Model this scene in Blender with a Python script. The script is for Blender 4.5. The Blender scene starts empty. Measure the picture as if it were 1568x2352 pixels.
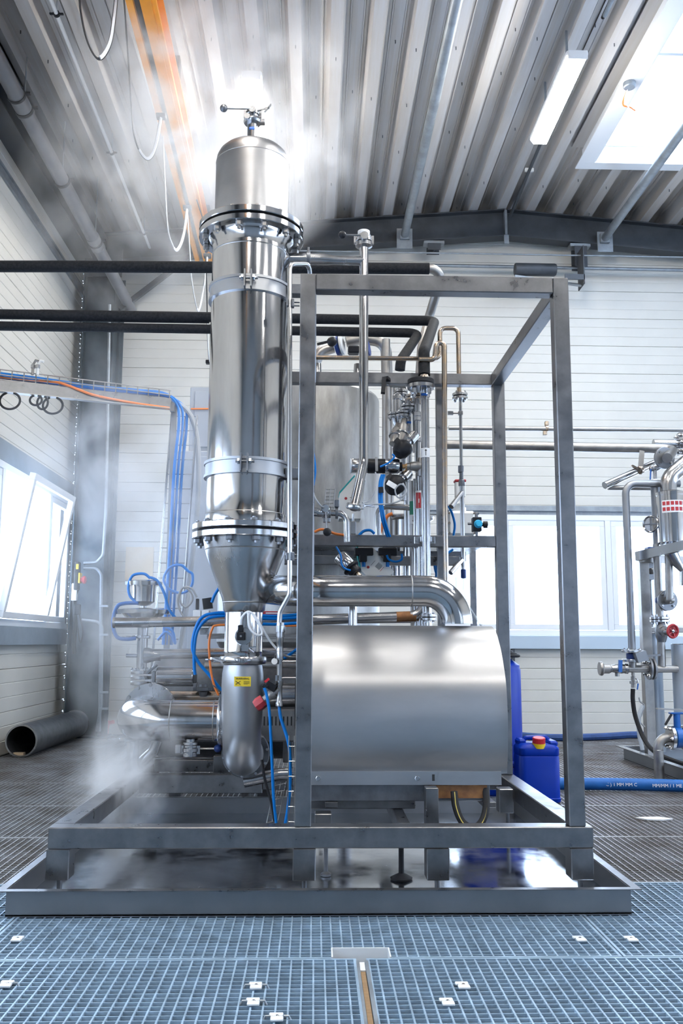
import bpy, bmesh, math, random
from mathutils import Vector, Matrix
random.seed(7)
C = bpy.context.scene
COL = C.collection

# ------------------------------------------------------------------ camera
FPX, CX, CY, EYE = 2080.0, 784.0, 1176.0, 1.1
_dy = Vector((721-CX, 1475-CY, FPX)).normalized()
_n = _dy.cross(Vector((1, .0045, 0))).normalized()
if _n.y > 0: _n = -_n
_x = _dy.cross(_n)
if _x.x < 0: _x = -_x
O3 = Vector((0, 0, EYE))
cam_d = bpy.data.cameras.new('camera'); cam = bpy.data.objects.new('camera', cam_d); COL.objects.link(cam)
cam_d.sensor_fit = 'VERTICAL'; cam_d.sensor_height = 36; cam_d.lens = FPX/2352*36
cam_d.clip_start = .05; cam_d.clip_end = 200
_w = lambda c: Vector((c.dot(_x), c.dot(_dy), c.dot(_n)))
_r, _u, _b = _w(Vector((1, 0, 0))), _w(Vector((0, -1, 0))), _w(Vector((0, 0, -1)))
cam.matrix_world = Matrix(((_r.x, _u.x, _b.x, 0), (_r.y, _u.y, _b.y, 0), (_r.z, _u.z, _b.z, EYE), (0, 0, 0, 1)))
C.camera = cam

def ray(px, py): return _w(Vector((px-CX, py-CY, FPX)))
def at(px, py, Y): d = ray(px, py); return O3 + d*(Y/d.y)
def atz(px, py, z): d = ray(px, py); return O3 + d*((z-EYE)/d.z)
def atx(px, py, x): d = ray(px, py); return O3 + d*(x/d.x)
def ats(Y, *pts): return [at(p[0], p[1], p[2] if len(p) > 2 else Y) for p in pts]

# ------------------------------------------------------------------ world and exposure
C.view_settings.view_transform = 'Standard'; C.view_settings.look = 'None'
C.view_settings.exposure = -0.08; C.view_settings.gamma = 1; C.view_settings.use_curve_mapping = False
C.cycles.use_denoising = True
C.cycles.max_bounces = 7; C.cycles.diffuse_bounces = 4; C.cycles.glossy_bounces = 4
C.cycles.transparent_max_bounces = 12; C.cycles.volume_bounces = 3
C.cycles.sample_clamp_indirect = 6
C.cycles.caustics_reflective = False; C.cycles.caustics_refractive = False
C.cycles.volume_step_rate = 1.5; C.cycles.volume_max_steps = 96
W = bpy.data.worlds.new('world'); C.world = W; W.use_nodes = True
wn, wl = W.node_tree.nodes, W.node_tree.links
bg = wn['Background']; bg.inputs['Strength'].default_value = 11
tc = wn.new('ShaderNodeTexCoord'); sp = wn.new('ShaderNodeSeparateXYZ'); cr = wn.new('ShaderNodeValToRGB')
wl.new(tc.outputs['Generated'], sp.inputs[0]); wl.new(sp.outputs['Z'], cr.inputs[0]); wl.new(cr.outputs[0], bg.inputs['Color'])
cr.color_ramp.elements[0].position = .0; cr.color_ramp.elements[0].color = (.54, .71, 1.0, 1)
cr.color_ramp.elements[1].position = .5; cr.color_ramp.elements[1].color = (.68, .82, 1, 1)

# ------------------------------------------------------------------ materials
M = {}
def mat(name, col, rough=.5, metal=0., noise=0., nscale=8., stretch=(1, 1, 1), bump=0., col2=None, rvar=0., trans=0., emis=None, estr=0., alpha=1., coat=0.):
    m = bpy.data.materials.new(name); m.use_nodes = True; M[name] = m
    N, L = m.node_tree.nodes, m.node_tree.links; b = N['Principled BSDF']
    b.inputs['Base Color'].default_value = (*col, 1); b.inputs['Roughness'].default_value = rough; b.inputs['Metallic'].default_value = metal
    b.inputs['Transmission Weight'].default_value = trans; b.inputs['Alpha'].default_value = alpha
    b.inputs['Coat Weight'].default_value = coat
    if emis: b.inputs['Emission Color'].default_value = (*emis, 1); b.inputs['Emission Strength'].default_value = estr
    if noise or bump or rvar or col2:
        t = N.new('ShaderNodeTexCoord'); mp = N.new('ShaderNodeMapping'); nz = N.new('ShaderNodeTexNoise')
        mp.inputs['Scale'].default_value = stretch; nz.inputs['Scale'].default_value = nscale; nz.inputs['Detail'].default_value = 5
        nz.inputs['Roughness'].default_value = .65
        L.new(t.outputs['Object'], mp.inputs[0]); L.new(mp.outputs[0], nz.inputs['Vector'])
        r = N.new('ShaderNodeValToRGB'); c2 = col2 or tuple(c*(1-noise) for c in col)
        r.color_ramp.elements[0].position = .35; r.color_ramp.elements[1].position = .65
        r.color_ramp.elements[0].color = (*c2, 1); r.color_ramp.elements[1].color = (*col, 1)
        L.new(nz.outputs['Fac'], r.inputs[0]); L.new(r.outputs[0], b.inputs['Base Color'])
        if rvar:
            mr = N.new('ShaderNodeMapRange'); mr.inputs[3].default_value = max(.03, rough-rvar); mr.inputs[4].default_value = rough+rvar
            mr.inputs[1].default_value = .3; mr.inputs[2].default_value = .7
            L.new(nz.outputs['Fac'], mr.inputs[0]); L.new(mr.outputs[0], b.inputs['Roughness'])
        if bump:
            bp = N.new('ShaderNodeBump'); bp.inputs['Strength'].default_value = bump; bp.inputs['Distance'].default_value = .004
            L.new(nz.outputs['Fac'], bp.inputs['Height']); L.new(bp.outputs[0], b.inputs['Normal'])
    return m
mat('steel', (.50, .50, .51), .24, 1, .18, 6, (1, 1, .25), .04, rvar=.06)
mat('steel_polished', (.56, .56, .57), .13, 1, .12, 9, (1, 1, .2), 0, rvar=.05)
mat('steel_brushed', (.60, .60, .61), .34, 1, .12, 14, (.12, 1, 1), .05, rvar=.07)
mat('steel_frame', (.245, .245, .255), .34, 1, .22, 11, (1, 1, 1), .05, rvar=.1)
mat('steel_sheet', (.46, .46, .47), .38, 1, .12, 5, (.3, 1, 1), .03, rvar=.05)
mat('steel_dull', (.40, .385, .37), .42, 1, .25, 9, (1, 1, 1), .06, rvar=.1)
mat('steel_matt', (.28, .29, .31), .46, 1, .15, 3, (1, 1, 1), .02, rvar=.06)
mat('steel_heat_tinted', (.46, .34, .23), .25, 1, .3, 20, (1, 1, 1), 0, col2=(.36, .33, .31))
mat('steel_wet', (.60, .63, .68), .16, 1, .25, 4, (1, 1, 1), .10, rvar=.12)
mat('steel_blasted', (.46, .47, .49), .42, 1, .12, 3, (1, 1, 1), .02, rvar=.06)
mat('steel_tank', (.43, .415, .395), .42, .9, .35, 9, (1, 1, .3), .03, rvar=.08)
mat('sill_metal', (.50, .60, .70), .5, .2)
mat('pale_paint', (.58, .66, .76), .35, .3)
mat('steel_dark', (.20, .21, .23), .45, .9, .3, 12, (1, 1, 1), .05)
mat('rusty_steel', (.42, .20, .08), .65, .5, .3, 14, (1, 1, 1), .1, col2=(.25, .12, .06))
mat('galvanized', (.36, .40, .44), .5, .75, .3, 7, (1, 1, 1), .03, rvar=.1)
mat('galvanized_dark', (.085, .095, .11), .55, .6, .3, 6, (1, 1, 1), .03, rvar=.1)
mat('grating_far_dark', (.40, .41, .43), .42, .5, .35, 3, (1, 1, 1), .05, col2=(.22, .20, .18), rvar=.1)  # darker, browner grating for the panels farther from the camera
mat('galvanized_bright', (.78, .80, .82), .45, .2)
mat('cabinet_grey', (.36, .39, .44), .45, .1)
mat('column_steel', (.075, .10, .12), .5, .6, .3, 5, (1, 1, 1), .03, rvar=.1)
mat('grating_steel', (.40, .54, .68), .40, .3, .3, 12, (1, 1, 1), .05, rvar=.1)
mat('roof_sheet', (.60, .61, .64), .40, .35, .1, 3.5, (1, .06, 1), 0, col2=(.50, .45, .40), rvar=.06)
mat('wall_white', (.68, .67, .63), .5, 0, .06, 2, (1, 1, 1), 0, rvar=.05)
mat('band_grey', (.30, .36, .42), .6, .1, .15, 4)
mat('window_white', (.85, .87, .90), .35)
mat('glass', (.95, .98, 1), .02, 0, alpha=.12)
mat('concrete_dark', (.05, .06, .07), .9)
mat('black_foam', (.008, .009, .012), .8, 0, bump=.25, nscale=60, col2=(.02, .021, .024))
mat('black_plastic', (.015, .016, .02), .4)
mat('black_rubber', (.02, .02, .022), .6)
mat('hose_stripe', (.60, .45, .10), .6)
mat('blue_tube', (.005, .19, .60), .35)
mat('blue_hose', (.02, .13, .42), .4, 0, .2, 10)
mat('hose_cloth', (.03, .08, .25), .7, 0, .3, 10)
mat('blue_plastic', (.0, .03, .36), .38, 0, .1, 5)
mat('blue_paint', (.01, .12, .45), .35)
mat('navy_paint', (.01, .04, .20), .4)
mat('cyan_plastic', (.03, .42, .70), .4)
mat('orange_cable', (.85, .22, .04), .5)
mat('grey_cable', (.38, .40, .43), .5)
mat('white_cable', (.75, .77, .8), .5)
mat('red_plastic', (.55, .02, .03), .4)
mat('red_paint', (.42, .03, .04), .45)
mat('yellow_plastic', (.85, .60, .02), .45)
mat('brass', (.70, .42, .20), .35, 1)
mat('orange_paint', (.90, .34, .005), .4, 0, .12, 6)
mat('pvc_grey', (.15, .155, .17), .42, 0, .1, 5)
mat('white_plastic', (.86, .86, .84), .45)
mat('teal_plastic', (.02, .36, .36), .45)
mat('sticker_yellow', (.90, .66, .03), .5)
mat('sticker_white', (.82, .83, .85), .5)
mat('sticker_red', (.45, .03, .04), .5)
mat('sticker_green', (.01, .20, .12), .5)
mat('sticker_blue', (.02, .16, .60), .5)
mat('ink_black', (.02, .02, .02), .6)
mat('cardboard', (.68, .50, .32), .8)
mat('paper', (.72, .60, .44), .8)
mat('wood', (.40, .26, .14), .7, 0, .3, 20, (1, 8, 1))
mat('clear_tube', (.70, .76, .82), .2, 0, alpha=.6)
mat('lamp_diffuser', (.9, .95, 1), .4, emis=(1, .965, .90), estr=120)
mat('lamp_housing', (.75, .77, .8), .5)

for _k in ('black_foam', 'black_plastic', 'black_rubber', 'blue_plastic', 'blue_tube', 'blue_hose', 'orange_paint', 'grey_cable', 'roof_sheet'):
    M[_k].node_tree.nodes['Principled BSDF'].inputs['Specular IOR Level'].default_value = .22
# ------------------------------------------------------------------ mesh building
class MB:
    def __init__(s): s.v = []; s.f = []
    def add(s, vs, fs):
        k = len(s.v); s.v += [tuple(v) for v in vs]; s.f += [tuple(i+k for i in f) for f in fs]; return s
    def box(s, a, b, bev=0.):
        x0, y0, z0 = [min(a[i], b[i]) for i in range(3)]; x1, y1, z1 = [max(a[i], b[i]) for i in range(3)]
        if bev <= 0:
            return s.add([(x0,y0,z0),(x1,y0,z0),(x1,y1,z0),(x0,y1,z0),(x0,y0,z1),(x1,y0,z1),(x1,y1,z1),(x0,y1,z1)],
                         [(0,3,2,1),(4,5,6,7),(0,1,5,4),(1,2,6,5),(2,3,7,6),(3,0,4,7)])
        bev = min(bev, (x1-x0)/2.01, (y1-y0)/2.01, (z1-z0)/2.01)
        bm = bmesh.new(); bmesh.ops.create_cube(bm, size=1)
        bmesh.ops.scale(bm, vec=(x1-x0, y1-y0, z1-z0), verts=bm.verts)
        bmesh.ops.translate(bm, vec=((x0+x1)/2, (y0+y1)/2, (z0+z1)/2), verts=bm.verts)
        bmesh.ops.bevel(bm, geom=bm.edges[:], offset=bev, segments=1, affect='EDGES', profile=.5)
        bm.verts.index_update(); s.add([v.co.copy() for v in bm.verts], [[v.index for v in f.verts] for f in bm.faces]); bm.free(); return s
    def obox(s, c, ax, ay, az, hx, hy, hz):
        ax, ay, az = [Vector(q).normalized() for q in (ax, ay, az)]; c = Vector(c)
        vs = [c+ax*(sx*hx)+ay*(sy*hy)+az*(sz*hz) for sz in (-1,1) for sx, sy in ((-1,-1),(1,-1),(1,1),(-1,1))]
        return s.add(vs, [(0,3,2,1),(4,5,6,7),(0,1,5,4),(1,2,6,5),(2,3,7,6),(3,0,4,7)])
    def bar(s, p, q, w, h, up=(0,0,1)):
        p, q = Vector(p), Vector(q); d = (q-p); l = d.length; d.normalize(); u = Vector(up)
        if abs(d.dot(u)) > .99: u = Vector((0, 1, 0))
        r = d.cross(u).normalized(); u = r.cross(d)
        return s.obox((p+q)/2, d, r, u, l/2, w/2, h/2)
    def sweep(s, pts, r, seg=14, cap=True, flat=None):
        pts = [Vector(p) for p in pts]
        q = [pts[0]]
        for p in pts[1:]:
            if (p-q[-1]).length > 1e-5: q.append(p)
        pts = q; n = len(pts)
        rs = r if isinstance(r, (list, tuple)) else [r]*n
        t0 = (pts[1]-pts[0]).normalized(); u = Vector((0, 0, 1)) if abs(t0.z) < .9 else Vector((0, 1, 0))
        u = (u - t0*u.dot(t0)).normalized(); vs = []
        for i, p in enumerate(pts):
            a = (pts[i]-pts[i-1]).normalized() if i else t0
            b = (pts[i+1]-pts[i]).normalized() if i < n-1 else a
            t = (a+b).normalized() if (a+b).length > 1e-6 else a
            u = (u - t*u.dot(t)).normalized(); w = t.cross(u)
            k = 1/max(.5, a.dot(t)) if i else 1
            for j in range(seg):
                an = 2*math.pi*j/seg
                fx, fy = (flat if flat else (1, 1))
                vs.append(p + (u*math.cos(an)*fx + w*math.sin(an)*fy)*rs[i])
        fs = [(i*seg+j, i*seg+(j+1) % seg, (i+1)*seg+(j+1) % seg, (i+1)*seg+j) for i in range(n-1) for j in range(seg)]
        if cap: fs += [tuple(range(seg))[::-1], tuple((n-1)*seg+j for j in range(seg))]
        return s.add(vs, fs)
    def pipe(s, pts, r, bend=None, seg=16, cap=True): return s.sweep(fillet(pts, bend if bend is not None else r*3), r, seg, cap)
    def lathe(s, c, axis, prof, seg=32):
        c = Vector(c); a = Vector(axis).normalized(); u = Vector((1, 0, 0)) if abs(a.x) < .9 else Vector((0, 1, 0))
        u = (u-a*u.dot(a)).normalized(); w = a.cross(u); vs = []
        for r, h in prof:
            for j in range(seg):
                an = 2*math.pi*j/seg; vs.append(c+a*h+(u*math.cos(an)+w*math.sin(an))*max(r, 1e-4))
        n = len(prof)
        fs = [(i*seg+j, i*seg+(j+1) % seg, (i+1)*seg+(j+1) % seg, (i+1)*seg+j) for i in range(n-1) for j in range(seg)]
        if prof[0][0] > 1e-3 and prof[0] != prof[-1]: fs.append(tuple(range(seg))[::-1])
        if prof[-1][0] > 1e-3 and prof[0] != prof[-1]: fs.append(tuple((n-1)*seg+j for j in range(seg)))
        return s.add(vs, fs)
    def disc(s, c, axis, r, h, seg=32, bev=.1):
        b = min(h*bev, r*.2); return s.lathe(c, axis, [(r-b, -h/2), (r, -h/2+b), (r, h/2-b), (r-b, h/2)], seg)
    def ring(s, c, axis, r0, r1, h, seg=32):
        return s.lathe(c, axis, [(r0, -h/2), (r1, -h/2), (r1, h/2), (r0, h/2), (r0, -h/2)], seg)
    def torus(s, c, axis, R, r, seg=28, sg=8):
        return s.lathe(c, axis, [(R+r*math.cos(2*math.pi*k/sg), r*math.sin(2*math.pi*k/sg)) for k in range(sg+1)], seg)
    def ball(s, c, r, seg=16, sc=1):
        return s.lathe(c, (0, 0, 1), [(r*math.sin(math.pi*k/8), -sc*r*math.cos(math.pi*k/8)) for k in range(9)], seg)
    def prism(s, poly, axis, a, b):  # poly of 2d points on the plane across axis ('x','y','z')
        f = {'x': lambda p, t: (t, p[0], p[1]), 'y': lambda p, t: (p[0], t, p[1]), 'z': lambda p, t: (p[0], p[1], t)}[axis]
        n = len(poly)
        return s.add([f(p, a) for p in poly]+[f(p, b) for p in poly],
                     [tuple(range(n))[::-1], tuple(range(n, 2*n))]+[(i, (i+1) % n, n+(i+1) % n, n+i) for i in range(n)])
def fillet(pts, R, k=7):
    pts = [Vector(p) for p in pts]; out = [pts[0]]
    for i in range(1, len(pts)-1):
        a, b, c = pts[i-1], pts[i], pts[i+1]; d0 = (a-b); d1 = (c-b); l0, l1 = d0.length, d1.length
        if l0 < 1e-6 or l1 < 1e-6: continue
        d0.normalize(); d1.normalize(); cs = max(-1, min(1, d0.dot(d1))); an = math.acos(cs)
        if an > 3.1: out.append(b); continue
        r = R[i-1] if isinstance(R, (list, tuple)) else R
        t = min(r/math.tan(an/2), l0*.49 if i > 1 else l0*.98, l1*.49 if i < len(pts)-2 else l1*.98); r = t*math.tan(an/2)
        ce = b+(d0+d1).normalized()*(r/math.sin(an/2)); p0 = b+d0*t; p1 = b+d1*t
        e0 = (p0-ce); e1 = (p1-ce); tot = math.pi-an; kk = max(2, int(k*tot/1.57+.5)); ax = e0.cross(e1).normalized()
        for j in range(kk+1): out.append(ce+Matrix.Rotation(tot*j/kk, 3, ax) @ e0)
    out.append(pts[-1]); return out
def spline(pts, n=6):
    P = [Vector(p) for p in pts]; P = [P[0]*2-P[1]]+P+[P[-1]*2-P[-2]]; out = []
    for i in range(1, len(P)-2):
        a, b, c, d = P[i-1:i+3]
        for j in range(n):
            t = j/n; out.append(.5*((2*b)+(c-a)*t+(2*a-5*b+4*c-d)*t*t+(3*b-a-3*c+d)*t**3))
    out.append(P[-2]); return out

OFF = {}
def tag(o, label=None, cat=None, group=None, kind=None):
    if label: o['label'] = label
    if cat: o['category'] = cat
    if group: o['group'] = group
    if kind: o['kind'] = kind
    return o
def thing(name, label, cat, loc=(0, 0, 0), group=None, kind=None):
    o = bpy.data.objects.new(name, None); COL.objects.link(o); o.location = loc; o.empty_display_size = .05
    OFF[o] = Vector(loc); return tag(o, label, cat, group, kind)
def obj(name, mb, m, parent=None, label=None, smooth=True, ang=35, kind=None, loc=None):
    me = bpy.data.meshes.new(name); off = OFF[parent] if parent else Vector(loc or (0, 0, 0))
    me.from_pydata([Vector(v)-off for v in mb.v], [], mb.f); me.update()
    bm = bmesh.new(); bm.from_mesh(me); bmesh.ops.recalc_face_normals(bm, faces=bm.faces); bm.to_mesh(me); bm.free()
    if smooth: me.shade_smooth(); me.set_sharp_from_angle(angle=math.radians(ang))
    me.materials.append(M[m]); o = bpy.data.objects.new(name, me); COL.objects.link(o); OFF[o] = off
    if parent: o.parent = parent
    else: o.location = off
    return tag(o, label, None, None, kind)
def solo(name, label, cat, mb, m, loc=None, group=None, kind=None, ang=35):
    if loc is None and mb.v:
        n = len(mb.v); loc = (sum(v[0] for v in mb.v)/n, sum(v[1] for v in mb.v)/n, min(v[2] for v in mb.v))
    o = obj(name, mb, m, None, label, loc=loc, ang=ang); return tag(o, label, cat, group, kind)
def struct(name, mb, m, label=None, parent=None, smooth=False):
    o = obj(name, mb, m, parent, label, smooth=smooth)
    if not parent: o['kind'] = 'structure'
    return o
_bolt = {}
def bolt(parent, p, axis, s=.012, h=.012, m='steel', name='bolt'):
    key = (round(s, 4), round(h, 4), m)
    if key not in _bolt:
        b = MB(); b.lathe((0, 0, 0), (0, 0, 1), [(s*.86, 0), (s, .1*h), (s, .85*h), (s*.86, h)], 6); b.lathe((0, 0, h), (0, 0, 1), [(s*.5, -.001), (s*.5, h*.5)], 8)
        me = bpy.data.meshes.new('bolt'); me.from_pydata(b.v, [], b.f); me.materials.append(M[m]); _bolt[key] = me
    o = bpy.data.objects.new(name, _bolt[key]); COL.objects.link(o); o.parent = parent
    o.location = Vector(p)-OFF[parent]; o.rotation_euler = Vector(axis).to_track_quat('Z', 'Y').to_euler(); return o
def boltring(parent, c, axis, R, n, s=.012, h=.012, m='steel', ph=0.):
    c = Vector(c); a = Vector(axis).normalized(); u = Vector((1, 0, 0)) if abs(a.x) < .9 else Vector((0, 1, 0)); u = (u-a*u.dot(a)).normalized(); w = a.cross(u)
    for k in range(n):
        t = 2*math.pi*(k+ph)/n; bolt(parent, c+(u*math.cos(t)+w*math.sin(t))*R, a, s, h, m)
def text(s, parent, c, xdir, ydir, size, m='ink_black', name='lettering', flip=False):
    cu = bpy.data.curves.new('t', 'FONT'); cu.body = s; cu.size = size; cu.align_x = 'CENTER'; cu.align_y = 'CENTER'; cu.extrude = .0004; cu.resolution_u = 2
    t = bpy.data.objects.new('t', cu); COL.objects.link(t); bpy.context.view_layer.update()
    me = bpy.data.meshes.new_from_object(t); bpy.data.objects.remove(t); bpy.data.curves.remove(cu)
    me.materials.clear(); me.materials.append(M[m]); o = bpy.data.objects.new(name, me); COL.objects.link(o)
    x = Vector(xdir).normalized(); y = Vector(ydir).normalized(); z = x.cross(y)
    R = Matrix((x, y, z)).transposed().to_4x4(); o.matrix_local = Matrix.Translation(Vector(c)-(OFF[parent] if parent else Vector())) @ R
    if parent: o.parent = parent
    OFF[o] = Vector(); return o
def pipe_thing(name, label, cat, pts, r, m='steel', bend=None, group=None, seg=16):
    t = thing(name, label, cat, pts[0], group); obj('tube', MB().pipe(pts, r, bend, seg), m, t); return t
def clamp(t, c, axis, r, w=.022, wing=(0, -1, 0), m='steel'):
    a = Vector(axis).normalized(); wv = Vector(wing).normalized(); c = Vector(c); b = MB()
    b.lathe(c, a, [(r*.98, -w/2), (r*1.32, -w/2), (r*1.42, -w/4), (r*1.42, w/4), (r*1.32, w/2), (r*.98, w/2)], 24)
    k = c+wv*r*1.45; b.obox(k, a, wv, a.cross(wv), w*.5, .014, .010)
    b.bar(k, k+wv*.055+a*.004, .007, .007); b.bar(k+wv*.03, k+wv*.07+a.cross(wv)*.025, .012, .004); b.bar(k+wv*.03, k+wv*.07-a.cross(wv)*.025, .012, .004)
    return obj('clamp', b, m, t)
def flange_pair(t, c, axis, r, h=.02, gap=.004, n=4, m='steel', bolts=True):
    a = Vector(axis).normalized(); c = Vector(c)
    obj('flange', MB().disc(c+a*(h/2+gap/2), a, r, h, 28), m, t); obj('flange', MB().disc(c-a*(h/2+gap/2), a, r, h, 28), m, t)
    obj('gasket', MB().disc(c, a, r*.86, gap*1.1, 24), 'black_rubber', t)
    if bolts:
        boltring(t, c+a*(h+gap/2), a, r*.78, n, r*.16, r*.17, m, .5); boltring(t, c-a*(h+gap/2), -a, r*.78, n, r*.16, r*.17, m, .5)
def ballvalve(t, c, axis, r, lever_dir, lever_len=.12, knob=.022, m='steel', km='black_plastic'):
    """sanitary butterfly valve: body, lever and a ball knob"""
    c = Vector(c); a = Vector(axis).normalized(); l = Vector(lever_dir).normalized(); b = MB()
    b.disc(c, a, r*1.75, r*.8, 24); b.disc(c+a*r*.75, a, r*1.5, r*.5, 24); b.disc(c-a*r*.75, a, r*1.5, r*.5, 24)
    w = a.cross(l).normalized()
    b.lathe(c, w, [(r*.8, -r*1.6), (r*.8, r*1.6), (r*.6, r*1.8)], 14); b.lathe(c, w, [(r*.85, r*1.7), (r*.85, r*2.5)], 14)
    for k in (-1, 1): b.obox(c+l*r*1.8*k, a, l, w, r*.9, .009, .009)
    h = obj('valve_body', b, m, t)
    p0 = c+w*r*2.3; p1 = p0+l*lever_len
    hd = obj('lever', MB().sweep([p0, p1], .006, 8), m, t)
    obj('knob', MB().ball(p1, knob), km, hd)
    return h
def sticker(t, c, n, u, hw, hh, m, name='label_plate', th=.0012):
    n = Vector(n).normalized(); u = Vector(u).normalized(); v = n.cross(u)
    return obj(name, MB().obox(c, u, v, n, hw, hh, th), m, t, smooth=False)
def wrap(t, c, axis, r, h, a0, a1, m, name='label_plate', th=.0015, seg=10):
    c = Vector(c); a = Vector(axis).normalized(); u = Vector((1, 0, 0)) if abs(a.x) < .9 else Vector((0, 0, 1)); u = (u-a*u.dot(a)).normalized(); w = a.cross(u)
    vs = []; fs = []
    for k in range(seg+1):
        t_ = math.radians(a0+(a1-a0)*k/seg); d = u*math.cos(t_)+w*math.sin(t_)
        vs += [c+d*(r+.0005)-a*h/2, c+d*(r+.0005)+a*h/2, c+d*(r+th)+a*h/2, c+d*(r+th)-a*h/2]
    for k in range(seg):
        for j in range(4): fs.append((4*k+j, 4*k+(j+1) % 4, 4*k+4+(j+1) % 4, 4*k+4+j))
    fs += [(0, 1, 2, 3), (4*seg+3, 4*seg+2, 4*seg+1, 4*seg)]
    return obj(name, MB().add(vs, fs), m, t)
# ================================================================== ROOM
XL, XR, YB, YF = -3.0, 8.5, 11.17, -5.0
RX, RZ, SL = 2.4, 6.60, .08
def roofz(x): return RZ-SL*abs(x-RX)
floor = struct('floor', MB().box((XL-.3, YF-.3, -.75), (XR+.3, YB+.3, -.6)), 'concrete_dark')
def grating_mesh(w, d, name, hole=None):
    b = MB(); e = .003; t = .0016; hb = .032; g = .010
    def xb(y0, y1, z0, z1):
        if hole and y0 < hole[2]: b.box((e, y0, z0), (hole[0], y1, z1)); b.box((hole[1], y0, z0), (w-e, y1, z1))
        else: b.box((e, y0, z0), (w-e, y1, z1))
    xb(e, e+g, -hb, .001); xb(d-e-g, d-e, -hb, .001)
    b.box((e, e+g, -hb), (e+g, d-e-g, .001)); b.box((w-e-g, e+g, -hb), (w-e, d-e-g, .001))
    n = round(d/.0343)
    for i in range(1, n): y = d*i/n; xb(y-t, y+t, -hb, -.0006)
    n = round(w/.0381)
    for i in range(1, n):
        x = w*i/n; y0 = hole[2] if hole and hole[0] < x < hole[1] else e
        b.box((x-.0028, y0, -.010), (x+.0028, d-e, -.0002))
    me = bpy.data.meshes.new(name); me.from_pydata(b.v, [], b.f); me.materials.append(M['grating_steel']); return me
_gm = {}; _gw = {}
def grating(x0, y0, w, d, hole=None):
    k = (round(w, 3), round(d, 3), hole)
    if k not in _gm: _gm[k] = grating_mesh(w, d, 'grating_panel', hole); _gw[k] = _gm[k].copy(); _gw[k].materials[0] = M['grating_far_dark']
    o = bpy.data.objects.new('grating_panel', (_gw if y0 > 4 else _gm)[k]); COL.objects.link(o); o.parent = floor; o.location = Vector((x0, y0, 0))-OFF[floor]; o['kind'] = 'stuff'
PW = 2.292
for k in range(-5, 8):
    y0 = 3.372+k*1.0; d = 1.0 if y0+1 < YB else YB-y0-.005; off = -1.186 if k >= 0 else .16
    xs = [off+j*PW for j in range(-3, 6)]
    for x0 in xs:
        a, b_ = max(x0, XL+.01), min(x0+PW, XR-.01)
        if b_-a > .1:
            if k == -1 and abs(x0-.16) < .01: a += .03   # slot beside the joint
            if k == -1 and abs(x0+PW-.16) < .01: b_ -= .0
            grating(a, y0, b_-a, d, (.070-a, .283-a, .105) if k == 0 and a < .07 < b_ else None)
struct('pit_light_skirt', MB().box((XL-.3, YF-.3, -.7), (XL-.02, YB+.3, -.001)).box((XR+.02, YF-.3, -.7), (XR+.3, YB+.3, -.001)).box((XL-.02, YB+.02, -.7), (XR+.02, YB+.3, -.001)).box((XL-.02, YF-.3, -.7), (XR+.02, YF-.02, -.001)), 'concrete_dark', parent=floor)  # skirt added to block sky light leaking in under the walls
# support steel under the joints
sb = MB()
for k in range(-5, 8):
    y = 3.372+k; sb.box((XL, y-.03, -.6), (XR, y+.03, -.034))
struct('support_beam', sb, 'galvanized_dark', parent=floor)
floor.children[-1]['kind'] = 'stuff'
# floor joint slot filled with a timber strip and the cut-out behind it
t = thing('floor_slot', 'narrow slot with galvanized edges and a wooden strip in the floor grating', 'slot', (.16, 2.8, -.03))
obj('edge_strip', MB().box((.156, 2.3, -.03), (.166, 3.345, .002)), 'galvanized', t); obj('edge_strip', MB().box((.186, 2.3, -.03), (.198, 3.345, .002)), 'galvanized', t)
obj('wooden_strip', MB().box((.168, 2.3, -.03), (.184, 3.26, -.006)), 'wood', t, label='brown wooden strip'); obj('end_plate', MB().box((.167, 3.262, -.03), (.185, 3.34, -.002)), 'lamp_housing', t)
t = thing('grating_recess', 'open rectangular recess with galvanized walls where two floor gratings meet', 'recess', (.16, 3.40, 0))
b = MB(); x0, x1, y0, y1 = .076, .277, 3.376, 3.470
b.box((x0, y1, -.05), (x1, y1+.005, .004)); b.box((x0-.005, y0, -.05), (x0, y1+.005, .004)); b.box((x1, y0, -.05), (x1+.005, y1+.005, .004))
obj('recess_wall', b, 'galvanized_bright', t); obj('recess_floor', MB().box((x0, y0, -.056), (x1, y1, -.050)), 'galvanized', t)
# clips
for i, (px, py, sty, lab) in enumerate([(40, 2158, 0, 'galvanized grating clip nearest the left edge joint, just in front of the drip pan'), (15, 2262, 1, 'grating clip cut by the left edge of the picture'), (588, 2266, 1, 'grating clip left of the wooden slot, farther of three'), (582, 2303, 1, 'grating clip left of the wooden slot, middle of three'), (636, 2338, 1, 'grating clip left of the wooden slot, nearest of three'), (1064, 2265, 0, 'bent grating clip right of the wooden slot, farther of two'), (1028, 2303, 0, 'bent grating clip right of the wooden slot, nearer of two'), (1332, 2158, 0, 'grating clip left of the diagonal floor joint'), (1450, 2158, 0, 'grating clip right of the diagonal floor joint')]):
    p = atz(px, py, .003); t = thing('grating_clip', lab, 'clip', p, 'grating clips on the floor'); b = MB()
    b.box((p.x-.019, p.y-.026, .002), (p.x+.019, p.y-.002, .010), .002); b.box((p.x-.024, p.y+.006, .002), (p.x+.018, p.y+.026, .009), .002)
    obj('clip_plate', b, 'galvanized_bright', t)
    if sty:
        obj('clip_arm', MB().sweep([(p.x-.04, p.y, -.004), (p.x-.034, p.y, .008), (p.x-.02, p.y, .008)], .004, 6), 'galvanized', t)
        obj('clip_arm', MB().sweep([(p.x+.04, p.y, -.004), (p.x+.034, p.y, .008), (p.x+.02, p.y, .008)], .004, 6), 'galvanized', t)
    obj('clip_bolt', MB().lathe((p.x, p.y+.001, 0), (0, 0, 1), [(.006, 0), (.006, .009), (.004, .011)], 8), 'steel', t)

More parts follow.
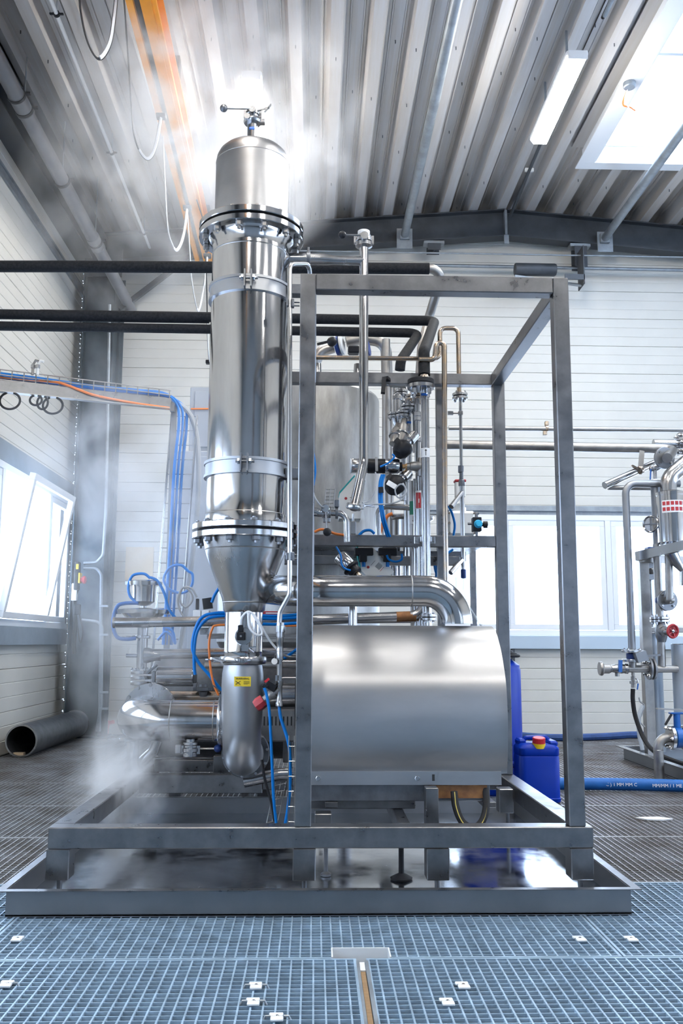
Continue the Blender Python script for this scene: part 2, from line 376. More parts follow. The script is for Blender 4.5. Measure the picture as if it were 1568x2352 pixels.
# ---- walls of horizontal profiled panels
def panel_profile(h, g=.005):
    """list of (depth, z) towards the room: three shallow boards per panel"""
    pr = [(-.05, .002)]
    n = 3
    for i in range(n):
        z0 = h*i/n; z1 = h*(i+1)/n; s = .004 if i else .002
        pr += [(-g, z0+s*.5), (0, z0+s+.003), (0, z1-s-.003), (-g, z1-s*.5)]
    pr += [(-.05, h-.002)]
    return pr
_pm = {}
def panel(parent, p0, dirv, nrm, L, h):
    k = (round(L, 3), round(h, 3), tuple(dirv), tuple(nrm))
    if k not in _pm:
        pr = panel_profile(h); dv, nv = Vector(dirv), Vector(nrm); b = MB()
        vs = [nv*d+Vector((0, 0, z)) for d, z in pr]+[dv*L+nv*d+Vector((0, 0, z)) for d, z in pr]; n = len(pr)
        b.add(vs, [(i, (i+1) % n, n+(i+1) % n, n+i) for i in range(n)]+[tuple(range(n))[::-1], tuple(range(n, 2*n))])
        me = bpy.data.meshes.new('wall_panel'); me.from_pydata(b.v, [], b.f)
        bm = bmesh.new(); bm.from_mesh(me); bmesh.ops.recalc_face_normals(bm, faces=bm.faces); bm.to_mesh(me); bm.free()
        me.materials.append(M['wall_white']); _pm[k] = me
    o = bpy.data.objects.new('wall_panel', _pm[k]); COL.objects.link(o); o.parent = parent; o.location = Vector(p0)-OFF[parent]
def wall(name, along, const, a0, a1, nrm, holes, back, ztop=6.75):
    """along 'x' or 'y'; holes: (a0,a1,z0,z1)"""
    o = Vector((0, 0, 0)); b = MB()
    zs = sorted({0, ztop} | {h[2] for h in holes} | {h[3] for h in holes}); H = .36
    for z0, z1 in zip(zs, zs[1:]):
        hs = sorted([h for h in holes if h[2] <= z0+1e-6 and h[3] >= z1-1e-6])
        segs = []; c = a0
        for h in hs: segs.append((c, h[0])); c = h[1]
        segs.append((c, a1))
        for s0, s1 in segs:
            if s1-s0 < .02: continue
            n_ = Vector(nrm)
            if along == 'x': b.box((s0, const-n_.y*.06, z0), (s1, const-n_.y*.14, z1))
            else: b.box((const-n_.x*.06, s0, z0), (const-n_.x*.14, s1, z1))
    w = struct(name, b, 'wall_white')
    dv = (1, 0, 0) if along == 'x' else (0, 1, 0)
    for z0, z1 in zip(zs, zs[1:]):
        hs = sorted([h for h in holes if h[2] <= z0+1e-6 and h[3] >= z1-1e-6])
        segs = []; c = a0
        for h in hs: segs.append((c, h[0])); c = h[1]
        segs.append((c, a1)); n = max(1, round((z1-z0)/H)); hh = (z1-z0)/n
        for s0, s1 in segs:
            if s1-s0 < .05: continue
            for i in range(n):
                p = (s0, const, z0+i*hh) if along == 'x' else (const, s0, z0+i*hh)
                panel(w, p, dv, nrm, s1-s0, hh)
    return w
wb = wall('wall_back', 'x', YB, XL, XR, (0, -1, 0), [(1.55, 7.35, 1.19, 2.69)], 1)
wl_ = wall('wall_left', 'y', XL, YF, YB, (1, 0, 0), [(6.4, 11.06, 1.24, 2.80), (-3.5, 5.4, 1.24, 2.80)], 1)
wr_ = wall('wall_right', 'y', XR, YF, YB, (-1, 0, 0), [(-3.5, 9.5, 1.24, 2.8)], 1)
wf_ = wall('wall_rear', 'x', YF, XL, XR, (0, 1, 0), [(5.0, 7.4, 1.24, 2.8)], 1)
for _o in wf_.children: _o.data.materials[0] = M['band_grey']  # unseen rear panels greyed to dim their reflection in the steel frame

# ---- windows
def window(name, along, const, a0, a1, z0, z1, units, nrm, tilt=()):
    n_ = Vector(nrm)
    def bx(b, s0, s1, q0, q1, d0, d1, bev=.004):
        if along == 'x': b.box((s0, const+n_.y*d0, q0), (s1, const+n_.y*d1, q1), bev)
        else: b.box((const+n_.x*d0, s0, q0), (const+n_.x*d1, s1, q1), bev)
    b = MB(); f = .07
    bx(b, a0, a1, z0, z0+f, -.10, .03); bx(b, a0, a1, z1-f, z1, -.10, .03)
    for s in [a0]+units+[a1]: bx(b, s-(f/2 if s not in (a0,) else 0), s+(f/2 if s != a1 else 0)+(f/2 if s == a0 else 0)-(f/2 if s == a1 else 0), z0+f, z1-f, -.10, .03)
    w = struct(name, b, 'window_white', smooth=True)
    es = [a0]+units+[a1]
    for i, (s0, s1) in enumerate(zip(es, es[1:])):
        s0 += .04; s1 -= .04; b = MB(); g = MB(); k = .065; q0, q1 = z0+f+.005, z1-f-.005
        bx(b, s0, s1, q0, q0+k, -.04, .02); bx(b, s0, s1, q1-k, q1, -.04, .02); bx(b, s0, s0+k, q0+k, q1-k, -.04, .02); bx(b, s1-k, s1, q0+k, q1-k, -.04, .02)
        bx(g, s0+k, s1-k, q0+k, q1-k, -.022, -.016, 0)
        if i in tilt:  # bottom hung, tilted into the room
            a = math.radians(10)
            for mb in (b, g):
                nv = []
                for v in mb.v:
                    d = (Vector(v)-Vector((const if along == 'y' else v[0], const if along == 'x' else v[1], 0))).dot(n_); z = v[2]-q0
                    d2 = d*math.cos(a)+z*math.sin(a)+.05; z2 = -d*math.sin(a)+z*math.cos(a)+q0
                    nv.append((const+n_.x*d2, v[1], z2) if along == 'y' else (v[0], const+n_.y*d2, z2))
                mb.v = nv
        s = obj('sash', b, 'window_white', w); obj('pane', g, 'glass', s, smooth=False)
    return w
window('window_1', 'x', YB, 1.55, 7.35, 1.19, 2.69, [2.37, 3.66, 4.95, 6.2], (0, -1, 0))
window('window_2', 'y', XL, 6.4, 11.06, 1.24, 2.80, [7.4, 8.62, 10.18], (1, 0, 0), tilt=(2,))
window('window_3', 'y', XL, -3.5, 5.4, 1.24, 2.80, [-2, -.5, 1., 2.5, 4.], (1, 0, 0))
window('window_4', 'y', XR, -3.5, 9.5, 1.24, 2.80, [-1.3, .9, 3.1, 5.3, 7.4], (-1, 0, 0))
# sheet-metal bands
b = MB(); b.box((XL+.2, YB-.02, 2.69), (XR, YB-.002, 2.74)); b.box((XL+.2, YB-.05, 2.74), (XR, YB-.002, 2.82)); b.box((XL+.2, YB-.07, 2.80), (XR, YB-.05, 2.83))
b = MB(); b.box((1.2, YB-.025, 2.69), (XR, YB-.002, 2.735)); b.box((1.2, YB-.06, 2.735), (XR, YB-.002, 2.80)); struct('trim_1', b, 'galvanized', 'galvanized channel over the back window')
struct('trim_2', MB().box((1.2, YB-.08, 1.03), (XR, YB+.0, 1.19), .004), 'sill_metal', 'pale galvanized sill band under the back window')
struct('trim_3', MB().box((XL+.002, 2.0, 2.80), (XL+.03, YB, 3.0)), 'band_grey', 'grey sheet band over the left windows')
struct('trim_4', MB().box((XL+.002, 2.0, 1.06), (XL+.06, YB-.2, 1.24)), 'band_grey', 'blue-grey band under the left windows')
b = MB(); b.box((XL+.002, YF, 5.45), (XL+.012, YB, 5.56)); b.box((XL+.012, YF, 5.45), (XL+.03, YB, 5.47)); b.box((XL+.012, YF, 5.54), (XL+.03, YB, 5.56))
struct('trim_5', b, 'galvanized', 'galvanized rail along the top of the left wall')
b = MB(); b.box((XL+.002, YF, 5.98), (XL+.22, YB, 6.0)); b.box((XL+.002, YF, 5.78), (XL+.22, YB, 5.80)); b.box((XL+.10, YF, 5.80), (XL+.112, YB, 5.98))
struct('trim_6', b, 'galvanized_dark', 'dark galvanized eaves beam under the roof')
b = MB(); b.box((XL+.002, YF, 6.0), (XL+.35, YB, 6.03)); b.box((XL+.33, YF, 5.93), (XL+.35, YB, 6.14))
struct('trim_7', b, 'galvanized_dark', 'dark eaves edge beneath the roof sheets')

# ---- roof deck, one object per rib
ceil_b = MB(); ceil_b.box((XL-.1, YF-.1, 6.95), (XL+.1, YB+.1, 7.0))
SKX0, SKX1, SKY0, SKY1 = 3.13, 5.3, 4.6, 9.47
cb_ = MB()
def roofpiece(x0, x1, y0, y1):
    for dz in (.19, .24):
        cb_.add([(x0, y0, roofz(x0)+dz), (x1, y0, roofz(x1)+dz), (x1, y1, roofz(x1)+dz), (x0, y1, roofz(x0)+dz)], [(0, 1, 2, 3)])
roofpiece(XL-.2, RX, YF-.2, YB+.2); roofpiece(RX, SKX0-.1, YF-.2, YB+.2); roofpiece(SKX1+.1, XR+.2, YF-.2, YB+.2); roofpiece(SKX0-.1, SKX1+.1, YF-.2, SKY0); roofpiece(SKX0-.1, SKX1+.1, SKY1, YB+.2)
ceiling = struct('ceiling', cb_, 'roof_sheet', smooth=False)
PR = .366
def rib_mesh(L, sl):
    w = PR; pr = [(-.5*w, .145), (-.37*w, .145), (-.355*w, .133), (-.325*w, .133), (-.31*w, .145), (-.25*w, .145), (-.15*w, 0), (.15*w, 0), (.25*w, .145), (.31*w, .145), (.325*w, .133), (.355*w, .133), (.37*w, .145), (.5*w, .145)]
    b = MB(); n = len(pr); vs = []
    for y in (0, L):
        for x, z in pr: vs.append((x, y, z+sl*x))
        for x, z in pr[::-1]: vs.append((x, y, z+sl*x+.004))
    m = 2*n; fs = [(i, (i+1) % m, m+(i+1) % m, m+i) for i in range(m)]
    fs += [(i, i+1, m-2-i, m-1-i) for i in range(n-1)]+[(m+i, m+m-1-i, m+m-2-i, m+i+1) for i in range(n-1)]
    b.add(vs, fs); me = bpy.data.meshes.new('roof_rib'); me.from_pydata(b.v, [], b.f); me.materials.append(M['roof_sheet']); return me
_rm = {}
i0 = math.ceil((XL-.5)/PR)
for i in range(-10, 23):
    x = .52+i*PR
    if x-PR/2 > XR or x+PR/2 < XL-.2: continue
    segs = [(YF, YB)]
    if SKX0-.12 < x < SKX1+.1: segs = [(YF, SKY0), (SKY1, YB)]
    for a, b_ in segs:
        sl = SL if x < RX else -SL; k = (round(b_-a, 2), sl)
        if k not in _rm: _rm[k] = rib_mesh(b_-a, sl)
        o = bpy.data.objects.new('roof_rib', _rm[k]); COL.objects.link(o); o.parent = ceiling; o.location = Vector((x, a, roofz(x)))-OFF[ceiling]
# skylight
z = roofz(3.2)
b = MB(); b.box((SKX0-.13, SKY0-.05, z-.058), (SKX0, SKY1-.001, z+.26)); b.box((SKX1, SKY0-.05, z-.2), (SKX1+.12, SKY1, z+.16)); b.box((SKX0-.13, SKY1, z-.058), (SKX1+.12, SKY1+.06, z+.26)); b.box((SKX0-.13, SKY0-.05, z-.07), (SKX1+.12, SKY0, z+.26))
b.box((SKX0-.2, SKY0-.1, z-.075), (SKX0-.02, SKY1-.021, z-.06)); b.box((SKX0-.2, SKY1-.02, z-.075), (SKX1+.2, SKY1+.12, z-.06))
obj('roof_filler', MB().box((SKX0-.26, SKY0, z+.13), (SKX0-.12, SKY1+.02, z+.15)), 'roof_sheet', ceiling)
sk = struct('window_5', b, 'window_white', 'skylight upstand')
for k in range(3):
    y0 = SKY0+k*(SKY1-SKY0)/3; y1 = y0+(SKY1-SKY0)/3
    f_ = obj('glazing_bar', MB().box((SKX0, y1-.02, z+.14), (SKX1, y1+.02, z+.18)), 'window_white', sk); obj('pane', MB().box((SKX0, y0+.02, z+.155), (SKX1, y1-.02, z+.165)), 'glass', f_, smooth=False)
# ---- steel frame
def ibeam(b, p, q, h, w, tf=.014, tw=.01, up=(0, 0, 1)):
    p, q = Vector(p), Vector(q); d = (q-p).normalized(); u = Vector(up); u = (u-d*u.dot(d)).normalized()
    b.bar(p+u*(h/2-tf/2), q+u*(h/2-tf/2), w, tf, u); b.bar(p-u*(h/2-tf/2), q-u*(h/2-tf/2), w, tf, u); b.bar(p, q, tw, h-2*tf, u); return b
gy = 10.92; b = MB(); bh = .36
ibeam(b, (XL+.1, gy, roofz(XL)-bh/2-.005), (RX, gy, RZ-bh/2-.005), bh, .17); ibeam(b, (RX, gy, RZ-bh/2-.005), (XR-.1, gy, roofz(XR)-bh/2-.005), bh, .17)
gb = struct('trim_8', b, 'galvanized_dark', 'gable rafter beam under the roof deck')
b = MB().box((RX-.015, gy-.085, RZ-bh), (RX+.015, gy+.085, RZ-.02)); b.box((RX-.03, gy-.09, RZ-bh-.12), (RX+.03, gy-.07, RZ-bh-.0)); obj('stiffener_plate', b, 'galvanized', gb)
for x in (1.1, 3.66): obj('bracket', MB().box((x-.10, gy-.10, roofz(x)-.47), (x+.10, gy-.085, roofz(x)-.20), .003), 'galvanized', gb)
for x in (1.48, 3.35):
    obj('gable_post', ibeam(MB(), (x, gy-.0, 6.03 if x < 2 else 5.84), (x, gy-.0, roofz(x)-bh-.05), .16, .16, up=(0, 1, 0)), 'galvanized_dark', gb)
    obj('post_cap', MB().box((x-.13, gy-.07, roofz(x)-bh-.05), (x+.13, gy+.06, roofz(x)-bh-.012)), 'galvanized', gb)
# corner column
b = MB(); b.box((-2.87, 10.74, 0), (-2.855, 10.98, 5.9), .002); b.box((-2.50, 10.74, 0), (-2.485, 10.98, 5.9), .002); b.box((-2.855, 10.85, 0), (-2.50, 10.862, 5.9)); b.box((-2.485, 10.95, 0), (-2.41, 10.965, 5.6), .002)
b.box((-2.46, 10.93, 0), (-2.45, 10.95, 5.6))
pc = struct('trim_9', b, 'column_steel', 'galvanized corner column')
obj('base_plate', MB().box((-2.95, 10.70, 0), (-2.36, 11.02, .02), .003), 'galvanized_dark', pc)
obj('knee_plate', MB().prism([(-2.87, 5.9), (-2.41, 5.9), (-2.41, 5.55), (-2.87, 5.55)], 'y', 10.72, 10.735), 'galvanized_dark', pc)
obj('brace', MB().bar((-2.45, 10.9, 5.2), (-1.5, 10.9, 6.0), .06, .06), 'galvanized_dark', pc)
# ================================================================== DRIP PAN
t = thing('drip_pan', 'wide shallow stainless drip pan on the grating holding the machine frame', 'drip pan', (.04, 3.87, 0))
px0, px1, py0, py1 = -1.231, 1.31, 3.87, 6.05; ph = .105; th = .003
obj('pan_floor', MB().box((px0, py0, .004), (px1, py1, .010)), 'steel_wet', t, label='wet mirror-like pan floor')
obj('pan_wall', MB().box((px0, py0, .0), (px1, py0+th, ph)), 'steel_matt', t); obj('pan_wall', MB().box((px0, py1-th, 0), (px1, py1, ph)), 'steel_matt', t)
obj('pan_wall', MB().box((px0, py0+th, 0), (px0+th, py1-th, ph)), 'steel_matt', t); obj('pan_wall', MB().box((px1-th, py0+th, 0), (px1, py1-th, ph)), 'steel_matt', t)
lw = .035; ins = [(px0, py0), (px1, py0), (px1, py1), (px0, py1)]; ous = [(px0-lw, py0-lw), (px1+lw, py0-lw), (px1+lw, py1+lw), (px0-lw, py1+lw)]
for k in range(4):
    a, b_, c_, d_ = ins[k], ins[(k+1) % 4], ous[(k+1) % 4], ous[k]
    obj('rim', MB().prism([a, b_, c_, d_], 'z', ph, ph+.004), 'steel_frame', t)
obj('weld_line', MB().box((px0, py0-.0015, .010), (px1, py0, .013)), 'steel_dark', t)

# ================================================================== MACHINE FRAME
FY, RY = 4.03, 5.58
fr = thing('machine_frame', 'stainless square-tube machine frame with tall open cage on the right side', 'frame', (.05, 4.03, .018))
bz0, bz1 = .228, .316; bev = .004
def fbox(name, a, b, **k): return obj(name, MB().box(a, b, k.pop('bev', bev)), k.pop('m', 'steel_frame'), fr, **k)
fbox('front_beam', (-1.12, FY, bz0), (1.212, FY+.09, bz1))
fbox('side_beam', (-1.12, FY+.0905, bz0), (-1.03, 6.3, bz1)); fbox('side_beam', (1.122, FY+.0905, bz0), (1.212, RY+.2, bz1))
fbox('rear_beam', (-1.029, RY, bz0-.02), (-.30, RY+.09, bz1)); fbox('rear_beam', (-.299, RY, bz0+.0), (1.121, RY+.09, bz1))
fbox('inner_beam', (-.62, RY+.24, bz0+.06), (-.25, RY+.33, bz1+.08))
fbox('inner_beam', (-1.0, RY+.32, bz0+.06), (-.35, RY+.37, bz1+.045))
for x, z0 in ((-1.125, .10), (-.083, .095), (.49, .095), (1.112, .095)):
    f_ = fbox('foot', (x, FY+.002, z0), (x+.098, FY+.10, bz0-.001))
    obj('leveling_screw', MB().lathe((x+.05, FY+.05, .012), (0, 0, 1), [(.02, 0), (.02, .012), (.011, .014), (.011, z0-.012)], 12), 'steel_dark', f_)
# inner rails seen under the drum
fbox('inner_rail', (.385, 4.20, .235), (.44, 5.5, .30), m='steel_frame'); 
fbox('inner_rail', (-.05, 4.55, .30), (.50, 4.62, .345)); 
for x, y, z0 in ((.01, 4.42, .16), (1.03, 5.15, .17)):
    f_ = fbox('inner_foot', (x, y, z0), (x+.08, y+.09, .30)); obj('leveling_screw', MB().lathe((x+.055, y+.045, .012), (0, 0, 1), [(.025, 0), (.025, .01), (.01, .02), (.01, z0-.012)], 12), 'steel_dark', f_)
f_ = obj('leveling_foot', MB().lathe((.415, 4.4, .011), (0, 0, 1), [(.05, 0), (.052, .008), (.03, .02), (.013, .028), (.012, .225)], 24), 'black_plastic', fr, label='black round leveling foot')
# cage
pz = 2.805; pw = .072
fbox('post', (-.078, FY+.001, bz1), (-.006, FY+.001+pw, pz)); fbox('post', (1.109, FY+.001, bz1), (1.181, FY+.001+pw, pz))
fbox('post', (1.130, RY, bz1), (1.202, RY+pw, pz)); fbox('post', (-.075, RY, bz1), (-.003, RY+pw, pz))
fbox('top_beam', (-.0055, FY+.001, pz-.078), (1.1085, FY+.001+pw, pz)); fbox('top_beam', (-.20, RY, pz-.072), (1.1295, RY+pw, pz))
fbox('top_beam', (1.1175, FY+.002+pw, pz-.075), (1.1895, RY-.001, pz)); fbox('top_beam', (-.075, FY+.002+pw, pz-.075), (-.003, RY-.001, pz))
fbox('middle_beam', (-.20, RY+.004, 1.692), (1.1295, RY+.004+.06, 1.762)); fbox('middle_beam', (-.20, RY+.30, 1.60), (.95, RY+.36, 1.66))
for z in (3.12, 2.04): fbox('clamp_arm', (-.17, 5.0, z-.03), (-.08, 5.07, z+.03), m='steel_dark')
fbox('clamp_arm', (-.085, 5.0, .32), (-.04, 5.05, 3.2))

# ================================================================== TALL COLUMN
TX, TY = -.392, 5.1
tc_ = thing('steel_column', 'tall polished stainless column with two bolted flanges, cone base and domed cap', 'column', (TX, TY, .35))
A = (0, 0, 1); c0 = Vector((TX, TY, 0))
obj('cap', MB().lathe(c0, A, [(.219, 3.545), (.219, 3.93), (.214, 3.965), (.20, 3.995), (.175, 4.02), (.13, 4.04), (.06, 4.05), (0, 4.052)], 56), 'steel_sheet', tc_, label='domed cap at the top')
obj('weld_seam', MB().lathe(c0, A, [(.2192, 3.925), (.2205, 3.928), (.2192, 3.931)], 56), 'steel_dull', tc_)
obj('flange', MB().disc(c0+Vector((0, 0, 3.515)), A, .307, .036, 64), 'steel_polished', tc_); obj('flange', MB().disc(c0+Vector((0, 0, 3.465)), A, .307, .036, 64), 'steel_polished', tc_)
obj('gasket', MB().disc(c0+Vector((0, 0, 3.49)), A, .28, .016, 48), 'black_rubber', tc_)
obj('neck_ring', MB().lathe(c0, A, [(.25, 3.447), (.245, 3.43), (.228, 3.40), (.226, 3.37)], 56), 'steel_polished', tc_)
boltring(tc_, c0+Vector((0, 0, 3.447)), (0, 0, -1), .275, 12, .020, .03, 'steel_dull', .35)
boltring(tc_, c0+Vector((0, 0, 3.533)), A, .275, 12, .020, .012, 'steel_dull', .35)
b = MB(); b.lathe(c0, A, [(.2265, 1.90), (.2265, 3.372), (.224, 3.374), (.224, 3.376)], 72); obj('shell', b, 'steel_polished', tc_, label='mirror-polished cylindrical shell')
obj('weld_seam', MB().lathe(c0, A, [(.2265, 3.345), (.2285, 3.349), (.2265, 3.353)], 72), 'steel_dull', tc_)
obj('lower_shell', MB().lathe(c0, A, [(.232, 1.75), (.232, 1.80), (.2275, 1.81), (.2275, 1.905)], 64), 'steel_polished', tc_)
obj('weld_seam', MB().lathe(c0, A, [(.2275, 1.803), (.2295, 1.807), (.2275, 1.811)], 64), 'steel_dull', tc_)
for zb in (3.105, 2.06):   # band clamps
    bd = obj('band_clamp', MB().lathe(c0, A, [(.2275, zb-.045), (.243, zb-.045), (.243, zb-.030), (.236, zb-.028), (.236, zb+.028), (.243, zb+.030), (.243, zb+.045), (.2275, zb+.045)], 64), 'steel_blasted', tc_, label='matt steel band clamp')
    for s in (-1, 1):
        x = TX+s*.018+.005
        obj('clamp_ear', MB().box((x-.004, TY-.285, zb-.045), (x+.004, TY-.235, zb+.055)), 'steel_matt', bd)
    bolt(bd, (TX+.03, TY-.262, zb+.01), (1, 0, 0), .017, .014); bolt(bd, (TX-.02, TY-.262, zb+.01), (-1, 0, 0), .017, .014)
    obj('clamp_screw', MB().sweep([(TX-.04, TY-.262, zb+.01), (TX+.06, TY-.262, zb+.01)], .008, 8), 'steel_dark', bd)
c1 = Vector((-.392, TY, 0))
obj('flange', MB().disc(c1+Vector((0, 0, 1.732)), A, .300, .034, 64), 'steel_polished', tc_); obj('flange', MB().disc(c1+Vector((0, 0, 1.684)), A, .300, .036, 64), 'steel_polished', tc_)
obj('gasket', MB().disc(c1+Vector((0, 0, 1.708)), A, .27, .015, 48), 'black_rubber', tc_)
boltring(tc_, c1+Vector((0, 0, 1.749)), A, .27, 12, .019, .014, 'steel_matt', .45); boltring(tc_, c1+Vector((0, 0, 1.666)), (0, 0, -1), .27, 12, .022, .026, 'steel_matt', .45)
obj('cone', MB().lathe(c1, A, [(.238, 1.668), (.232, 1.64), (.226, 1.615), (.218, 1.58), (.20, 1.53), (.124, 1.335), (.120, 1.315), (.116, 1.275), (.106, 1.262)], 64), 'steel', tc_, label='tapering cone')
obj('weld_seam', MB().lathe(c1, A, [(.226, 1.606), (.2275, 1.61), (.2255, 1.614)], 64), 'steel_dull', tc_)
obj('weld_seam', MB().lathe(c1, A, [(.1195, 1.312), (.122, 1.317), (.121, 1.322)], 48), 'steel_dull', tc_)
obj('lower_tube', MB().lathe(c1, A, [(.1055, 1.265), (.1055, 1.05), (.108, 1.045), (.1055, 1.04), (.1055, 1.02)], 48), 'steel_polished', tc_)
cl = obj('clamp_ring', MB().lathe(c1, A, [(.106, .980), (.125, .980), (.131, .992), (.131, 1.008), (.125, 1.02), (.106, 1.02)], 48), 'steel', tc_)
k = Vector((TX-.14, TY-.02, 1.0)); b = MB(); b.box((k.x-.02, k.y-.02, .985), (k.x+.015, k.y+.02, 1.017), .003); b.bar(k, k+Vector((-.03, -.05, .01)), .012, .012); b.bar(k+Vector((-.02, -.05, .01)), k+Vector((.04, -.075, -.01)), .016, .008); b.bar(k+Vector((-.025, .02, .0)), k+Vector((-.055, -.03, .004)), .02, .006)
obj('wing_nut', b, 'steel', cl)
text('S316', cl, (TX-.01, TY-.1318, 1.0), (1, 0, 0), (0, 0, 1), .03, 'steel_dark')
# elbow: comes down, bends away from the camera
zc = .455
e = MB(); path = [Vector((TX, TY, .975)), Vector((TX, TY, .93)), Vector((TX, TY, .86)), Vector((TX, TY, .70))]
R_ = .19
for j in range(1, 13):
    a = math.pi/2*j/12; path.append(Vector((TX, TY+R_*(1-math.cos(a)), .65-R_*math.sin(a))))
path.append(Vector((TX, TY+R_+.12, .46)))
rad = [.106, .113, .116, .112]+[.106]*13
e.sweep(path, rad, 40); obj('elbow', e, 'steel_blasted', tc_, label='matt bead-blasted elbow at the foot')
yp = TY-.1155
st = sticker(tc_, (TX+.008, yp+.001, .888), (0, -1, 0), (1, 0, 0), .045, .026, 'sticker_yellow', 'warning_label')
text('WARNING', st, (TX+.008, yp-.0016, .903), (1, 0, 0), (0, 0, 1), .015)
b = MB(); b.obox((TX-.016, yp-.001, .881), (1, 0, .7), (0, 1, 0), (-.7, 0, 1), .016, .001, .0015); b.obox((TX-.016, yp-.001, .881), (1, 0, -.7), (0, 1, 0), (.7, 0, 1), .016, .001, .0015)
for q in range(4): b.box((TX+.014, yp-.002, .873+q*.005), (TX+.046-(q == 0)*.01, yp-.001, .8745+q*.005))
obj('symbol', b, 'ink_black', st)
b = MB().lathe((TX, TY+.31, .46), (0, 1, 0), [(.135, 0), (.14, .004), (.14, .02), (.135, .024)], 40); obj('pump_flange', b, 'steel_dark', tc_); boltring(tc_, (TX, TY+.31, .46), (0, -1, 0), .128, 10, .010, .010, 'steel', .3)
# sensor on the lower tube
sy = TY-.105; s0 = Vector((TX+.01, sy, 1.13))
f_ = obj('sensor_port', MB().lathe(s0, (0, -1, 0), [(.034, -.02), (.034, .02), (.046, .022), (.048, .03), (.046, .042), (.02, .044)], 28), 'steel', tc_)
obj('clamp', MB().obox(s0+Vector((.01, -.032, -.062)), (1, 0, 0), (0, 1, 0), (0, 0, 1), .018, .010, .018).bar(s0+Vector((.02, -.03, -.062)), s0+Vector((.07, -.03, -.055)), .016, .006).bar(s0+Vector((.03, -.03, -.062)), s0+Vector((.062, -.04, -.085)), .014, .005), 'steel', f_)
pl = obj('sensor_plug', MB().box((s0.x-.034, sy-.085, 1.108), (s0.x+.014, sy-.044, 1.152), .005).box((s0.x-.028, sy-.078, 1.15), (s0.x+.0, sy-.05, 1.19), .004), 'black_plastic', tc_, label='black sensor plug')
obj('plug_screw', MB().lathe((s0.x-.01, sy-.085, 1.130), (0, -1, 0), [(.007, 0), (.006, .003)], 10), 'steel', pl)
pts = [s0+Vector((-.014, -.065, .06)), s0+Vector((-.008, -.07, .10)), s0+Vector((.025, -.08, .13)), s0+Vector((.06, -.08, .11)), s0+Vector((.10, -.08, .05)), s0+Vector((.15, -.06, -.03)), s0+Vector((.22, -.02, -.10)), s0+Vector((.30, .1, -.11)), s0+Vector((.39, .25, -.05))]
obj('sensor_cable', MB().sweep(spline(pts, 8), .0065, 8), 'white_cable', tc_)
pts = [s0+Vector((.025, -.08, .13)), s0+Vector((.035, -.09, .05)), s0+Vector((.07, -.09, .01)), s0+Vector((.10, -.085, .01)), s0+Vector((.095, -.08, .045)), s0+Vector((.05, -.08, .12))]
obj('sensor_cable', MB().sweep(spline(pts, 8), .0065, 8), 'white_cable', tc_)
# top neck and butterfly valve
n0 = Vector((-.398, TY, 0))
obj('neck_tube', MB().lathe(n0, A, [(.031, 4.04), (.031, 4.20), (.045, 4.205), (.045, 4.215)], 24), 'steel', tc_)
wrap(tc_, n0+Vector((0, 0, 4.155)), A, .031, .018, 235, 300, 'sticker_blue', 'label_plate')
text('HV1.4', tc_, n0+Vector((-.001, -.0335, 4.155)), (1, 0, 0), (0, 0, 1), .012, 'sticker_white')
obj('clamp', MB().lathe(n0, A, [(.03, 4.20), (.05, 4.20), (.056, 4.212), (.05, 4.228), (.03, 4.228)], 24).box((n0.x+.045, TY-.02, 4.20), (n0.x+.075, TY+.02, 4.228), .003).lathe(n0+Vector((-.03, -.045, 4.214)), (0, -1, 0), [(.018, 0), (.018, .02)], 12), 'steel', tc_)
ballvalve(tc_, n0+Vector((0, 0, 4.262)), A, .025, (-1, 0, 0), .17, .023, km='steel_dark')
obj('upper_clamp', MB().bar(n0+Vector((.03, -.03, 4.27)), n0+Vector((.10, -.03, 4.29)), .01, .01).bar(n0+Vector((.07, -.03, 4.26)), n0+Vector((.11, -.03, 4.31)), .02, .005), 'steel', tc_)

# ================================================================== DRUM COVER
dc = thing('motor_cover', 'large brushed stainless half-round sheet cover behind the open cage', 'cover', (.55, 4.5, .316))
prof = [(4.52, .425), (4.47, .491), (4.44, .596), (4.428, .70), (4.43, .78), (4.452, .90), (4.497, .984), (4.57, 1.075), (4.67, 1.15), (4.79, 1.187), (4.92, 1.18), (5.03, 1.14), (5.12, 1.07), (5.18, .98), (5.21, .85), (5.21, .60), (5.19, .45)]
sp_ = [Vector((0, y, z)) for y, z in prof]; sp_ = spline(sp_[1:], 4)
sp_ = [sp_[0]+Vector((0, 0, -.012))]+sp_; dx0, dx1 = -.05, .935
vs = []; n = len(sp_)
for x in (dx0, dx1): vs += [(x, p.y, p.z) for p in sp_]
ctr = Vector((0, 4.82, .75))
for x in (dx0, dx1): vs += [(x, p.y-(p-ctr).normalized().y*.004, p.z-(p-ctr).normalized().z*.004) for p in sp_]
fs = [(i, i+1, n+i+1, n+i) for i in range(n-1)]+[(2*n+i, 3*n+i, 3*n+i+1, 2*n+i+1) for i in range(n-1)]+[(i, 2*n+i, 2*n+i+1, i+1) for i in range(n-1)]+[(n+i, n+i+1, 3*n+i+1, 3*n+i) for i in range(n-1)]
obj('shell', MB().add(vs, fs), 'steel_sheet', dc, ang=60)
obj('mounting_flange', MB().box((dx0, 4.463, .425), (dx1-.03, 4.468, .490), .001), 'steel_sheet', dc)
for x in (.026, .499): bolt(dc, (x, 4.463, .458), (0, -1, 0), .013, .012)
obj('slot', MB().box((.571, 4.460, .445), (.583, 4.4635, .475)), 'ink_black', dc)
obj('base_rail', MB().box((dx0+.02, 4.50, .345), (dx1-.08, 4.58, .424), .003), 'steel_dark', dc); obj('base_rail', MB().box((dx0+.02, 5.1, .345), (dx1-.08, 5.2, .45), .003), 'steel_dark', dc)
